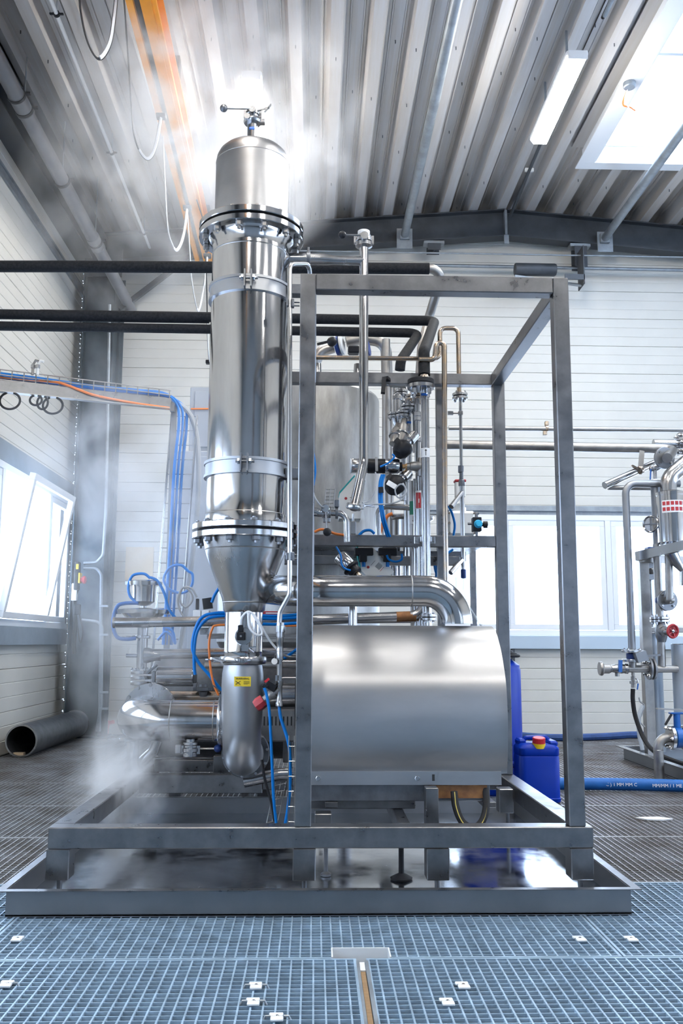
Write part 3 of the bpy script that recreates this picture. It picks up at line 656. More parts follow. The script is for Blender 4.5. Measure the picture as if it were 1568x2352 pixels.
obj('rusty_plate', MB().box((.56, 4.49, .36), (.84, 4.499, .425)), 'rusty_steel', dc, label='rust-stained plate')
obj('end_plate', MB().prism([(y, z) for y, z in prof[1:]][::1], 'x', dx0+.01, dx0+.015), 'steel_dull', dc)
for x, z0 in ((.530, .2385), ): obj('leg', MB().box((x, 4.38, z0+.0), (x+.060, 4.455, .424), .003), 'steel_frame', dc)
for x in (.06, .82): obj('leg', MB().box((x, 4.48, .3165), (x+.06, 5.585, .344), .003), 'steel_frame', dc)
# black hose hanging under the cover
h = spline([(.672, 4.44, .40), (.677, 4.42, .33), (.705, 4.40, .265), (.76, 4.40, .24), (.805, 4.42, .275), (.83, 4.46, .34), (.835, 4.5, .40)], 8)
t = thing('black_hose', 'short black hose with yellow stripe hanging under the drum cover', 'hose', h[0])
obj('hose', MB().sweep(h, .017, 14), 'black_rubber', t); obj('stripe', MB().sweep([p+Vector((0, -.0165, 0)) for p in h], .0025, 6), 'hose_stripe', t)

# ================================================================== BIG PIPE into the drum
t = thing('large_elbow_pipe', 'large polished stainless pipe curving down into the drum cover', 'pipe', (.9, 4.85, 1.19))
zp = at(900, 1357, 4.85).z; R = .083
path = [Vector((.757, 4.83, 1.20)), Vector((.757, 4.83, zp)), Vector((-.12, 4.85, zp-.004)), Vector((-.36, 5.44, zp+.04)), Vector((-.46, 6.0, zp+.1))]
obj('tube', MB().sweep(fillet(path, [.24, .24, .2], 12), R, 40), 'steel_polished', t)
obj('weld_seam', MB().lathe((.515, 4.833, zp-.001), (1, 0, 0), [(R, -.003), (R+.0015, 0), (R, .003)], 40), 'steel_dull', t)
# ================================================================== PIPES AROUND THE CAGE
# vertical vent pipe with branch to the column and a small valve on top
vb = at(836, 1060, 5.1); vt = at(834, 575, 5.1); X1 = (vb.x+vt.x)/2
t = thing('vent_pipe', 'polished vertical pipe beside the column with small lever valve on top, bent at the foot', 'pipe', (X1, 5.1, 1.88))
foot = at(812, 1168, 4.95)
obj('tube', MB().pipe([(X1, 5.1, 3.42), (X1, 5.1, 2.12), foot], .0268, .12, 20), 'steel_polished', t)
br = at(745, 596, 5.1)
obj('branch_tube', MB().sweep([(TX+.20, 5.1, br.z), (br.x-.03, 5.1, br.z), (br.x+.0, 5.1, br.z), (br.x+.06, 5.1, br.z-.004), (X1, 5.1, br.z-.006)], [.034, .034, .034, .027, .027], 20), 'steel', t)
obj('branch_clamp', MB().disc((at(708, 596, 5.1).x, 5.1, br.z), (1, 0, 0), .045, .022, 24).box((at(708, 596, 5.1).x-.007, 5.08, br.z+.03), (at(708, 596, 5.1).x+.007, 5.10, br.z+.068), .002), 'steel_dark', t)
tv = Vector((X1, 5.1, 3.43)); obj('ferrule', MB().lathe(tv, A, [(.027, -.01), (.05, 0), (.052, .02), (.03, .024)], 24), 'steel', t)
ballvalve(t, tv+Vector((0, 0, .04)), A, .028, (-1, 0, 0), .13, .023)
obj('wooden_collar', MB().lathe(tv+Vector((0, 0, .065)), A, [(.03, 0), (.036, .01), (.036, .03), (.03, .032)], 24), 'white_plastic', t)
clamp(t, foot+Vector((0, 0, .01)), (.2, .0, 1), .03, .03, (1, -.3, 0))
# thin pipe run in front of the column
Y = 4.78
q = lambda px, py, y=Y: at(px, py, y)
t = thing('sampling_pipe', 'thin stainless pipe run descending in front of the column with unions and clamps', 'pipe', q(640, 1600))
obj('tube', MB().pipe([q(712, 640, 4.95), q(710, 606, 4.9), q(665, 606), q(665, 1365), q(643, 1405), q(641, 1432)], .0135, .05, 14), 'steel', t)
for py in (697, 1278):
    c = q(667, py); obj('pipe_clamp', MB().box((c.x-.024, c.y-.02, c.z-.02), (c.x-.012, c.y+.02, c.z+.02), .003).box((c.x+.006, c.y-.02, c.z-.022), (c.x+.02, c.y+.02, c.z+.022), .003).sweep([c+Vector((.01, 0, .008)), c+Vector((.05, 0, .008))], .006, 8).sweep([c+Vector((.01, 0, -.012)), c+Vector((.05, 0, -.012))], .005, 8), 'steel_dark', t)
prof = []; ca = q(641, 1600)
for py, r in [(1430, .019), (1437, .021), (1437.5, .026), (1452, .026), (1452.5, .0215), (1463, .0215), (1463.5, .019), (1475, .019), (1476, .0175), (1490, .0175), (1492, .0185), (1516, .0185), (1517, .015), (1562, .015), (1563, .020), (1573, .020), (1575, .016), (1612, .0155), (1614, .019), (1622, .019)]:
    prof.append((r, q(641, py).z-ca.z))
obj('fittings', MB().lathe(ca, A, prof, 8), 'steel', t, ang=50)
for py in (1519, 1557):
    c = q(644, py); r_ = obj('standoff', MB().sweep([c, (-.078, c.y+.0, c.z-.0), (-.078, 4.15, c.z)][:2]+[(-.05, 4.5, c.z), (-.05, 4.104, c.z)], .0055, 8), 'steel', t)
    obj('clamp', MB().obox(c, (1, 0, 0), (0, 1, 0), (0, 0, 1), .006, .026, .014).obox(c-Vector((.02, 0, 0)), (1, 0, 0), (0, 1, 0), (0, 0, 1), .006, .026, .014), 'steel', r_)
tg = q(630, 1519, 4.74); obj('tag_disc', MB().disc(tg, (.2, -1, 0), .016, .002, 20), 'white_plastic', t); obj('tag_wire', MB().sweep(spline([tg+Vector((0, 0, .015)), tg+Vector((.01, 0, .05)), tg+Vector((.045, 0, .045)), tg+Vector((.035, 0, .02)), tg+Vector((0, 0, .014))], 5), .0012, 5), 'steel', t)
# wye valve with red knob
t = thing('angle_seat_valve', 'small inclined valve with dark red knob and black actuator block', 'valve', q(628, 1590))
a_, b_ = q(640, 1583), q(607, 1608)
d = (b_-a_).normalized()
obj('valve_body', MB().sweep([a_, a_+d*.03, a_+d*.031, a_+d*.05, a_+d*.051, b_], [.018, .018, .024, .024, .020, .020], 14), 'steel_dull', t)
k0 = b_; obj('knob', MB().lathe(k0, d, [(.018, 0), (.034, .003), (.036, .035), (.030, .055), (.008, .058)], 8), 'red_paint', t, label='dark red knob', ang=20)
c = q(622, 1576, 4.76); obj('actuator_block', MB().obox(c, (1, 0, -.6), (0, 1, 0), (.6, 0, 1), .026, .02, .018).obox(c+Vector((-.03, -.01, 0)), (1, 0, -.6), (0, 1, 0), (.6, 0, 1), .012, .02, .01), 'black_plastic', t); obj('catch', MB().obox(c+Vector((-.02, -.01, .03)), (1, 0, .8), (0, 1, 0), (-.8, 0, 1), .014, .006, .006), 'red_plastic', t)
def cable(name, label, cat, pts, r, m, group=None, n=7, seg=8):
    p = spline(pts, n); return solo(name, label, cat, MB().sweep(p, r, seg), m, group=group, loc=p[0])
cable('blue_air_hose', 'blue air hose dropping from the red-knobbed valve, left of the pair', 'hose', [q(607, 1580, 4.72), q(612, 1596, 4.72), q(619, 1640, 4.72), q(624, 1740, 4.72), q(628, 1830, 4.72), q(634, 1890, 4.72)], .0075, 'blue_tube')
cable('blue_air_hose', 'blue air hose hanging under the thin pipe, right of the pair', 'hose', [q(641, 1622, 4.78), q(645, 1650, 4.76), q(664, 1715, 4.74), q(666, 1790, 4.74), q(662, 1850, 4.74), q(655, 1892, 4.74)], .0085, 'blue_tube')
cable('black_drain_hose', 'thin black hose between the blue air hoses', 'hose', [q(601, 1745, 4.8), q(608, 1790, 4.8), q(622, 1840, 4.8), q(630, 1886, 4.8)], .007, 'black_rubber')
# wire ladders beside the front post
def mesh_tray(name, label, p, q_, width, wv, hv, depth, step, m='steel', r=.0028, nl=3):
    """welded-wire tray from p to q_; wv = width direction, hv = side direction"""
    p, q_ = Vector(p), Vector(q_); wv = Vector(wv).normalized(); hv = Vector(hv).normalized(); d = (q_-p); L = d.length; d.normalize()
    t = thing(name, label, 'cable tray', p); b = MB(); off = []
    for k in range(nl): off.append(wv*width*(k/(nl-1)))
    for z in (1, .5): off += [hv*depth*z, wv*width+hv*depth*z]
    for o in off: b.sweep([p+o, q_+o], r, 6)
    obj('rail_wire', b, m, t)['kind'] = 'stuff'
    b = MB()
    for k in range(int(L/step)+1):
        c = p+d*(k*step); b.sweep([c+hv*depth, c, c+wv*width, c+wv*width+hv*depth], r, 5)
    obj('rung_wire', b, m, t)['kind'] = 'stuff'
    return t
pt, pb = q(663, 1690, 4.6), q(661, 1888, 4.6)
mesh_tray('wire_tray', 'narrow welded-wire tray standing beside the foot of the cage post', pb, pt, .055, (1, 0, 0), (0, 1, 0), .03, .072, r=.0022)
mesh_tray('wire_tray', 'short slanting wire tray behind the blue hoses above the front beam', q(612, 1890, 4.9), q(632, 1800, 5.1), .06, (1, 0, .2), (0, 1, 0), .04, .05, r=.0022)

# black foam-insulated lines crossing behind the column
ib = 'black foam-insulated pipe'
t = pipe_thing('insulated_pipe', 'highest black insulated pipe crossing behind the column, steel showing at its right bend', 'pipe', [at(-60, 612, 6.5), at(150, 612, 6.5), at(985, 617, 6.5)], .043, 'black_foam')
obj('bare_tube', MB().pipe([at(985, 617, 6.5), at(1018, 618, 6.5), at(985, 728, 6.75), at(968, 800, 6.7), at(963, 880, 6.6)], .036, .1), 'steel_dull', t)
t = pipe_thing('insulated_pipe', 'middle black insulated pipe bending down to a flange inside the cage', 'pipe', [at(-60, 721, 6.5), at(92, 723, 6.5), at(400, 727, 6.5), at(998, 737, 6.4), at(973, 808, 5.5), at(974, 862, 5.46)], .037, 'black_foam', .07)
obj('sleeve', MB().sweep([at(93, 724, 6.5), at(480, 730, 6.5)], .042, 16), 'black_foam', t)
t = pipe_thing('insulated_pipe', 'lowest black insulated pipe ending in a bend above the rear cage beam', 'pipe', [at(-60, 748, 6.5), at(480, 756, 6.5), at(962, 765, 6.4), at(920, 828, 5.9), at(918, 850, 5.9)], .0345, 'black_foam', .07)

# flange and riser under the middle insulated line
t = thing('riser_pipe', 'vertical stainless riser with big flange, blue tag and white arrow label', 'pipe', at(979, 1240, 5.5))
fz = at(967, 888, 5.46); top = at(974, 862, 5.46)
obj('collar', MB().lathe(top, (0, 0, -1), [(.03, 0), (.032, .02), (.04, .03)], 20), 'steel_heat_tinted', t)
obj('upper_flange', MB().disc(at(966, 878, 5.46), A, .083, .030, 32), 'black_rubber', t, label='black upper flange'); obj('flange', MB().disc(at(966, 889, 5.46), A, .085, .026, 32), 'steel', t)
boltring(t, at(966, 895, 5.46), (0, 0, -1), .062, 4, .016, .04, 'steel', .5)
rp = [at(971, 892, 5.5), at(977, 1000, 5.5), at(980, 1240, 5.5), at(984, 1440, 5.5)]; rx = at(976, 1000, 5.5).x
obj('tube', MB().sweep([(rx, 5.5, fz.z), (rx, 5.5, at(980, 1440, 5.5).z)], .0265, 20), 'steel', t)
obj('reducer', MB().lathe((rx, 5.5, at(970, 912, 5.5).z), A, [(.027, -.02), (.033, .05), (.033, .06)], 20), 'steel_polished', t)
lz = at(976, 1041, 5.5).z; w_ = wrap(t, (rx, 5.5, lz), A, .0265, .058, 160, 380, 'sticker_white', 'arrow_label')
obj('arrow', MB().box((rx-.002, 5.4705, lz-.02), (rx+.002, 5.4715, lz+.012)).prism([(rx-.008, lz+.010), (rx+.008, lz+.010), (rx, lz+.021)], 'y', 5.4705, 5.4715), 'ink_black', w_)
wrap(t, (rx, 5.5, at(976, 909, 5.5).z), A, .0345, .014, 225, 300, 'sticker_blue', 'tag_label')
bz = at(980, 1238, 5.5).z; cb = obj('saddle_clamp', MB().box((rx-.065, 5.566, bz-.024), (rx+.065, 5.572, bz+.024), .003).lathe((rx, 5.5, bz), A, [(.028, -.017), (.030, -.017), (.030, .017), (.028, .017)], 24).box((rx-.034, 5.50, bz-.017), (rx+.034, 5.568, bz+.017), .003), 'steel', t)
for s in (-1, 1): bolt(cb, (rx+.05*s, 5.566, bz), (0, -1, 0), .010, .008)

# stainless process pipes behind the cage (each run a thing)
def P(name, label, pts, r, Y, m='steel', bend=None, cat='pipe'):
    return pipe_thing(name, label, cat, ats(Y, *pts), r, m, bend)
P('tinted_pipe', 'heat-tinted pipe with a hooked top just right of the riser', [(962, 826), (998, 826), (1002, 788), (1020, 788), (1021, 1130), (1026, 1430)], .0165, 5.45, 'steel_heat_tinted', .03)
P('header_pipe', 'thin horizontal pipe running in front of the rear cage beam level', [(722, 821), (980, 824)], .0145, 5.75, 'steel_heat_tinted')
t = P('looped_pipe', 'thin pipe rising beside the insulated lines and hooking back down', [(992, 824), (1010, 822), (1010, 754), (1052, 754), (1054, 902)], .0155, 5.9, 'steel_heat_tinted', .04)
c = at(1056, 911, 5.9); flange_pair(t, c, A, .052, .018, .006, 4)
obj('lower_tube', MB().pipe(ats(5.9, (1057, 915), (1059, 1080)), .011, .03), 'steel', t); obj('coupling', MB().sweep(ats(5.9, (1058, 1070), (1058, 1084), (1059, 1086), (1059, 1102), (1059.5, 1104), (1060, 1116)), [.019, .019, .013, .014, .02, .022], 10), 'steel_dark', t)
obj('lower_tube', MB().pipe(ats(5.9, (1060, 1116), (1064, 1318)), .014, .03), 'steel', t); obj('support_stub', MB().sweep(ats(5.9, (1030, 949), (1056, 949)), .006, 8).obox(at(1034, 949, 5.9), (1, 0, 0), (0, 1, 0), (0, 0, 1), .018, .01, .012).obox(at(1057, 949, 5.9), (1, 0, 0), (0, 1, 0), (0, 0, 1), .014, .016, .012), 'steel_dull', t)
kb = at(1064, 1318, 5.9); obj('union_nut', MB().lathe(kb, A, [(.012, -.03), (.018, -.028), (.018, .028), (.012, .03)], 10), 'navy_paint', t)
obj('branch', MB().sweep([at(1061, 1130, 5.9), at(1046, 1150, 5.85), at(1036, 1164, 5.82)], [.014, .015, .018], 10), 'steel_dull', t); obj('branch', MB().sweep([at(1062, 1286, 5.9), at(1046, 1302, 5.85), at(1034, 1316, 5.82)], [.014, .018, .018], 10), 'steel', t)
cable('clear_hose', 'clear hose curving down from the thin looped pipe past the window', 'hose', [kb+Vector((0, 0, -.03)), at(1066, 1360, 5.9), at(1075, 1390, 5.9), at(1090, 1415, 5.9), at(1106, 1438, 5.85), at(1112, 1450, 5.8)], .008, 'clear_tube')
cable('clear_hose', 'short clear hose right of the riser above the large elbow', 'hose', [at(1048, 1325, 6.0), at(1047, 1345, 6.0), at(1043, 1360, 6.0), at(1042, 1400, 6.0)], .009, 'clear_tube')
# square upright of the process skid
t = thing('process_rack', 'square-tube stainless rack carrying the pipes and valves behind the cage', 'rack', at(1008, 1440, 5.75))
for (xa, ya, yb_, w, Yq) in ((1008, 862, 1450, .044, 5.75), (742, 1290, 1450, .03, 6.6), (1086, 1262, 1430, .05, 7.8)):
    a, b_ = at(xa, ya, Yq), at(xa, yb_, Yq); obj('upright', MB().box((a.x-w/2, Yq, .316), (a.x+w/2, Yq+w, a.z), .003), 'steel_frame', t)
a, b_ = at(722, 1264, 6.2), at(1070, 1262, 6.2); obj('cross_beam', MB().box((a.x-.2, 6.2, a.z-.07), (b_.x, 6.25, a.z), .003), 'steel_frame', t)
obj('deck_plate', MB().box((a.x-.2, 6.05, a.z+.02), (at(1100, 1255, 6.2).x, 6.9, a.z+.03)), 'steel', t)
a = at(740, 1300, 6.4); obj('panel', MB().box((a.x-.35, 6.5, .9), (at(800, 1300, 6.5).x, 6.52, a.z+.05)), 'steel_dull', t)
# bundle of vertical process pipes and flanges left of the riser
t = thing('red_label_pipe', 'vertical pipe with red and white marker sleeve left of the riser', 'pipe', at(962, 1300, 5.62))
px_ = at(963, 1150, 5.62).x; obj('tube', MB().sweep([(px_, 5.62, at(960, 1078, 5.62).z), (px_, 5.62, at(960, 1445, 5.62).z)], .0245, 18), 'steel', t)
z1, z0 = at(963, 1128, 5.62).z, at(963, 1170, 5.62).z; w_ = wrap(t, (px_, 5.62, (z0+z1)/2), A, .0245, z1-z0, 150, 390, 'sticker_white', 'marker_sleeve')
for s in (0, 1):
    w2 = wrap(w_, (px_, 5.62, (z0+z1)/2-.004), A, .026, (z1-z0)*.84, 208+s*40, 243+s*40, 'sticker_red', 'red_field'); 
obj('white_print', MB().box((px_-.009, 5.5925, (z0+z1)/2-.02), (px_-.004, 5.5935, (z0+z1)/2+.006)).box((px_+.008, 5.5945, (z0+z1)/2-.02), (px_+.012, 5.5955, (z0+z1)/2+.006)), 'sticker_white', w_)
t = thing('green_label_pipe', 'vertical pipe with green and white marker sleeve beside the rack', 'pipe', at(946, 1300, 5.75))
px_ = at(948, 1150, 5.75).x; obj('tube', MB().sweep([(px_, 5.75, at(948, 1105, 5.75).z), (px_, 5.75, at(948, 1445, 5.75).z)], .021, 18), 'steel_dull', t)
z1, z0 = at(948, 1152, 5.75).z, at(948, 1183, 5.75).z; w_ = wrap(t, (px_, 5.75, (z0+z1)/2), A, .021, z1-z0, 160, 380, 'sticker_green', 'green_sleeve'); obj('white_print', MB().box((px_+.004, 5.7275, z0+.01), (px_+.012, 5.7285, z1-.03)), 'sticker_white', w_)
z2 = at(948, 1204, 5.75).z; w_ = wrap(t, (px_, 5.75, (z0+z2)/2), A, .021, z0-z2, 160, 380, 'sticker_white', 'arrow_label'); zc_ = (z0+z2)/2
obj('arrow', MB().box((px_-.003, 5.7265, zc_-.01), (px_+.001, 5.728, zc_+.022)).prism([(px_-.008, zc_-.008), (px_+.006, zc_-.008), (px_-.001, zc_-.020)], 'y', 5.7265, 5.728), 'ink_black', w_)
def vpipe(label, px, y0, y1, r, Y, fl=(), name='process_pipe', m='steel', cl=(), group=None):
    a = at(px, (y0+y1)/2, Y); t = thing(name, label, 'pipe', (a.x, Y, at(px, y1, Y).z), group)
    obj('tube', MB().sweep([(a.x, Y, at(px, y0, Y).z), (a.x, Y, at(px, y1, Y).z)], r, 16), m, t)
    for f_ in fl: flange_pair(t, (a.x, Y, at(px, f_[0], Y).z), A, f_[1], .016, .005, 4)
    for c_ in cl: obj('coupling', MB().disc((a.x, Y, at(px, c_, Y).z), A, r*1.5, .03, 8), m, t)
    return t
vpipe('vertical pipe with three couplings behind the black angled actuator', 958, 930, 1085, .019, 5.7, cl=(952, 962, 1010))
vpipe('slim vertical pipe with blue tags left of the riser', 951, 915, 1040, .013, 5.85, fl=((920, .062),))
vpipe('slim vertical pipe between the marker sleeves', 953, 1100, 1440, .010, 5.66, m='steel_polished')
vpipe('short vertical pipe with a small flange under the rear beam', 940, 940, 1100, .017, 6.0, fl=((940, .055),))
vpipe('tall pale vertical pipe left of the flange cluster', 887, 780, 1340, .030, 6.3, m='steel_dull', name='tall_pipe')
vpipe('second tall pale vertical pipe behind the flange cluster', 898, 870, 1340, .018, 6.4, m='steel_dull', name='tall_pipe')
vpipe('tall vertical pipe reaching up behind the rear beam', 905, 862, 950, .020, 6.6, name='tall_pipe')
vpipe('vertical pipe with blue lined flanges under the rear beam', 921, 868, 950, .017, 6.2, fl=((903, .048),), name='tall_pipe')
t = vpipe('vertical pipe descending behind the large elbow, left of two', 897, 1250, 1330, .014, 6.6); vpipe('polished vertical pipe dropping between the large pipe and the drum', 810, 1385, 1440, .026, 5.2, m='steel_polished')
vpipe('polished riser foot standing on the drum, right of the rusty bend', 984, 1390, 1440, .020, 5.35, m='steel_polished', fl=((1418, .045),))
# flange cluster, left low one with a bend
t = thing('flanged_bend', 'small flanged elbow at the left of the valve cluster', 'pipe fitting', at(905, 950, 5.8)); flange_pair(t, at(905, 955, 5.8), A, .045, .014, .005, 4); obj('bend', MB().pipe(ats(5.8, (906, 958), (908, 975), (920, 985)), .017, .05), 'steel', t)
for i, (px, py, rr, lab) in enumerate([(938, 937, .055, 'stainless flange pair in the valve cluster, middle step'), (958, 915, .075, 'copper-toned flange pair just left of the riser flange'), (925, 952, .05, 'small flange pair low in the valve cluster')]):
    t = thing('flange_joint', lab, 'flange', at(px, py, 5.75)); flange_pair(t, at(px, py, 5.75), A, rr, .016, .006, 4, 'steel_heat_tinted' if i == 1 else 'steel')
    obj('tube', MB().sweep([at(px, py, 5.75)+Vector((0, 0, -.16)), at(px, py, 5.75)+Vector((0, 0, .09))], .016, 14), 'steel', t); wrap(t, at(px, py, 5.75)+Vector((0, 0, -.10)), A, .0165, .014, 200, 330, 'sticker_blue', 'tag_label')
# black lever valve near the rear beam
t = thing('lever_valve', 'horizontal valve with black lever below the rear cage beam', 'valve', at(905, 875, 5.65))
obj('valve_body', MB().sweep(ats(5.65, (890, 876), (905, 876), (905.5, 876), (915, 876), (915.5, 875), (928, 875), (928.5, 876), (935, 876)), [.022, .022, .012, .012, .024, .024, .018, .018], 12), 'steel', t)
obj('stem', MB().pipe(ats(5.6, (891, 882), (895, 887), (932, 890)), .006, .02, 8), 'steel_dull', t); obj('lever', MB().bar(at(882, 868, 5.55), at(879, 903, 5.5), .02, .026, (1, 0, 0)).bar(at(884, 868, 5.55), at(892, 876, 5.6), .02, .04, (1, 0, 0)), 'black_plastic', t, label='black lever')
obj('flange', MB().disc(at(940, 876, 5.65), (1, 0, 0), .05, .012, 24).disc(at(946, 876, 5.65), (1, 0, 0), .055, .012, 24), 'steel_heat_tinted', t)
# ---- actuators
def actuator(name, label, p, d, L, r, Y, bands, cat='actuator'):
    p = Vector(p); d = Vector(d).normalized(); t = thing(name, label, cat, p)
    for (a, b_, k, m) in bands: obj('housing' if m.startswith('steel') else 'cap', MB().lathe(p, d, [(r*k*.93, a*L), (r*k, a*L+.006), (r*k, b_*L-.006), (r*k*.93, b_*L)], 28), m, t)
    return t
p = at(807, 1070, 5.6); q2 = at(916, 1071, 5.6); L = (q2-p).length
t = actuator('air_actuator', 'horizontal steel cylinder actuator with black middle and brass nipple', p, q2-p, L, .047, 5.6, [(0, .33, 1, 'steel_polished'), (.33, .72, 1.0, 'black_plastic'), (.69, 1, 1.01, 'steel_polished')])
obj('end_cap', MB().disc(p-Vector((.004, 0, 0)), (1, 0, 0), .046, .008, 28), 'sticker_white', t)
obj('port_arm', MB().bar(at(864, 1050, 5.5), at(865, 1082, 5.5), .016, .014), 'steel_dull', t)
obj('nipple', MB().sweep(ats(5.6, (914, 1072), (923, 1072)), .03, 8), 'black_plastic', t); obj('nipple', MB().sweep(ats(5.6, (923, 1071), (930, 1071), (930.5, 1071), (936, 1071)), [.013, .013, .018, .018], 8), 'brass', t, label='brass nipple')
obj('valve_body', MB().sweep(ats(5.6, (934, 1071), (940, 1071), (942, 1071), (950, 1071), (960, 1072), (968, 1072), (972, 1072)), [.022, .022, .028, .030, .033, .026, .02], 16), 'steel_dull', t)
obj('valve_body', MB().sweep(ats(5.6, (966, 1052), (966, 1060), (966, 1084), (965, 1094)), [.02, .024, .024, .02], 12), 'steel_dull', t)
def dome_act(name, label, base, tip, r, Y):
    b0, t0 = at(*base, Y), at(*tip, Y-.06); d = (t0-b0).normalized(); t = thing(name, label, 'actuator', b0); L = (t0-b0).length
    obj('neck', MB().sweep([b0, b0+d*L*.35, b0+d*L*.36, b0+d*L*.5], [r*.55, r*.55, r*.35, r*.35], 12), 'steel', t)
    obj('dome', MB().lathe(b0+d*L*.5, d, [(r*.3, 0), (r*.75, .01), (r, r*.5), (r*1.03, r*.9), (r*.98, r*1.1), (r*.9, r*1.55), (r*.6, r*1.9), (0, r*2.0)], 24), 'black_plastic', t, label='black domed actuator head')
    obj('air_port', MB().obox(b0+d*(L*.5+r)+Vector((-.035, -.02, .05)), d, (0, 1, 0), d.cross(Vector((0, 1, 0))), .02, .012, .014), 'black_plastic', t)
    return t
dome_act('angled_actuator', 'black domed actuator tilted up-right above the horizontal one', (953, 998), (917, 1040), .058, 5.62)
t = dome_act('angled_actuator', 'black domed actuator with white sticker and grey cable loop, hanging below the horizontal one', (938, 1086), (903, 1118), .062, 5.62)
sticker(t, at(899, 1113, 5.45), (0, -1, .2), (1, 0, -.6), .03, .016, 'sticker_white')
cable('signal_cable', 'grey cable looping over the lower black actuator toward the left', 'cable', [at(925, 1110, 5.45), at(933, 1130, 5.42), at(915, 1143, 5.42), at(907, 1125, 5.42), at(920, 1112, 5.42), at(931, 1122, 5.42), at(925, 1145, 5.42), at(895, 1157, 5.42), at(860, 1158, 5.42), at(832, 1157, 5.35)], .005, 'grey_cable')
cable('signal_cable', 'thin grey cable curving from the column pipe up to the horizontal actuator', 'cable', [at(832, 1155, 5.35), at(850, 1148, 5.4), at(862, 1125, 5.4), at(864, 1100, 5.45), at(862, 1085, 5.5)], .0045, 'grey_cable')
cable('signal_cable', 'thin dark cable from the cage post to the lever valve', 'cable', [at(717, 1120, 5.0), at(722, 1140, 5.0), at(735, 1160, 5.0), at(745, 1166, 5.05)], .0045, 'grey_cable')
for i, (dx, lab) in enumerate(((0, 'front blue air hose bundled down from the horizontal actuator'), (5, 'second blue air hose strapped behind the first one'))):
    cable('blue_air_hose', lab, 'hose', [at(877+dx, 1090, 5.45), at(872+dx, 1110, 5.45), at(871+dx, 1150, 5.45), at(877+dx, 1190, 5.45), at(886+dx, 1222, 5.5), at(890+dx, 1232, 5.52)], .0085, 'blue_tube')
t = obj('hose_tie', MB().sweep([at(874, 1119, 5.44), at(875, 1132, 5.44)], .016, 10), 'black_plastic'); tag(t, 'black strap around the two blue hoses under the actuator', 'strap')
cable('blue_air_hose', 'short blue hose arching over the horizontal actuator', 'hose', [at(901, 1043, 5.45), at(905, 1050, 5.45), at(892, 1063, 5.45), at(873, 1072, 5.45)], .006, 'blue_tube')
# ---- lever valve with ball knob and spout
t = thing('drain_valve', 'polished sample valve with black ball knob and down-turned spout', 'valve', at(748, 1175, 5.1)); Yv = 5.1
obj('tube', MB().sweep(ats(Yv, (716, 1175), (728, 1176), (734, 1178), (745, 1178)), [.026, .026, .024, .022], 16), 'steel_polished', t)
obj('valve_body', MB().disc(at(748, 1176, Yv), (1, 0, 0), .040, .03, 24).disc(at(742, 1177, Yv), (1, 0, 0), .034, .014, 20).disc(at(757, 1177, Yv), (1, 0, 0), .034, .012, 20).box(at(750, 1190, Yv)-Vector((.02, .02, 0)), at(750, 1200, Yv)+Vector((.02, .02, 0)), .002), 'steel', t)
c = at(747, 1168, Yv-.05); obj('handle_hub', MB().lathe(c+Vector((0, .05, 0)), (0, -1, 0), [(.018, 0), (.024, .03), (.024, .055), (.021, .058)], 24), 'steel_polished', t)
e1 = at(751, 1222, Yv-.06); l_ = obj('lever', MB().sweep([c, e1], .006, 10), 'steel_polished', t); obj('knob', MB().ball(e1, .024), 'black_plastic', l_)
obj('clamp', MB().disc(at(773, 1178, Yv), (1, 0, 0), .034, .016, 20).box(at(770, 1166, Yv)-Vector((.006, .03, 0)), at(776, 1150, Yv)+Vector((.006, .0, 0)), .003), 'steel_dark', t)
obj('spout', MB().pipe(ats(Yv, (760, 1178), (796, 1179), (797, 1245)), .0175, .055, 18), 'steel', t)
for k in range(4): obj('spout_ring', MB().torus(at(797, 1234+k*3.4, Yv), A, .0178, .0012, 20, 5), 'steel_dull', t)
t = mesh_tray('wire_tray', 'small upright wire basket tray behind the sample valve', at(745, 1165, 5.45), at(748, 1122, 5.45), .055, (1, 0, 0), (0, 1, 0), .05, .022, 'steel_dull', .0025)
t = thing('junction_box', 'small grey steel box under the bent foot of the vent pipe', 'box', at(811, 1228, 5.3)); c = at(811, 1213, 5.3); obj('body', MB().box(c-Vector((.016, .02, .038)), c+Vector((.016, .02, .038)), .003), 'steel_matt', t); obj('rod', MB().sweep(ats(5.3, (811, 1197), (811, 1180)), .006, 8), 'steel', t)
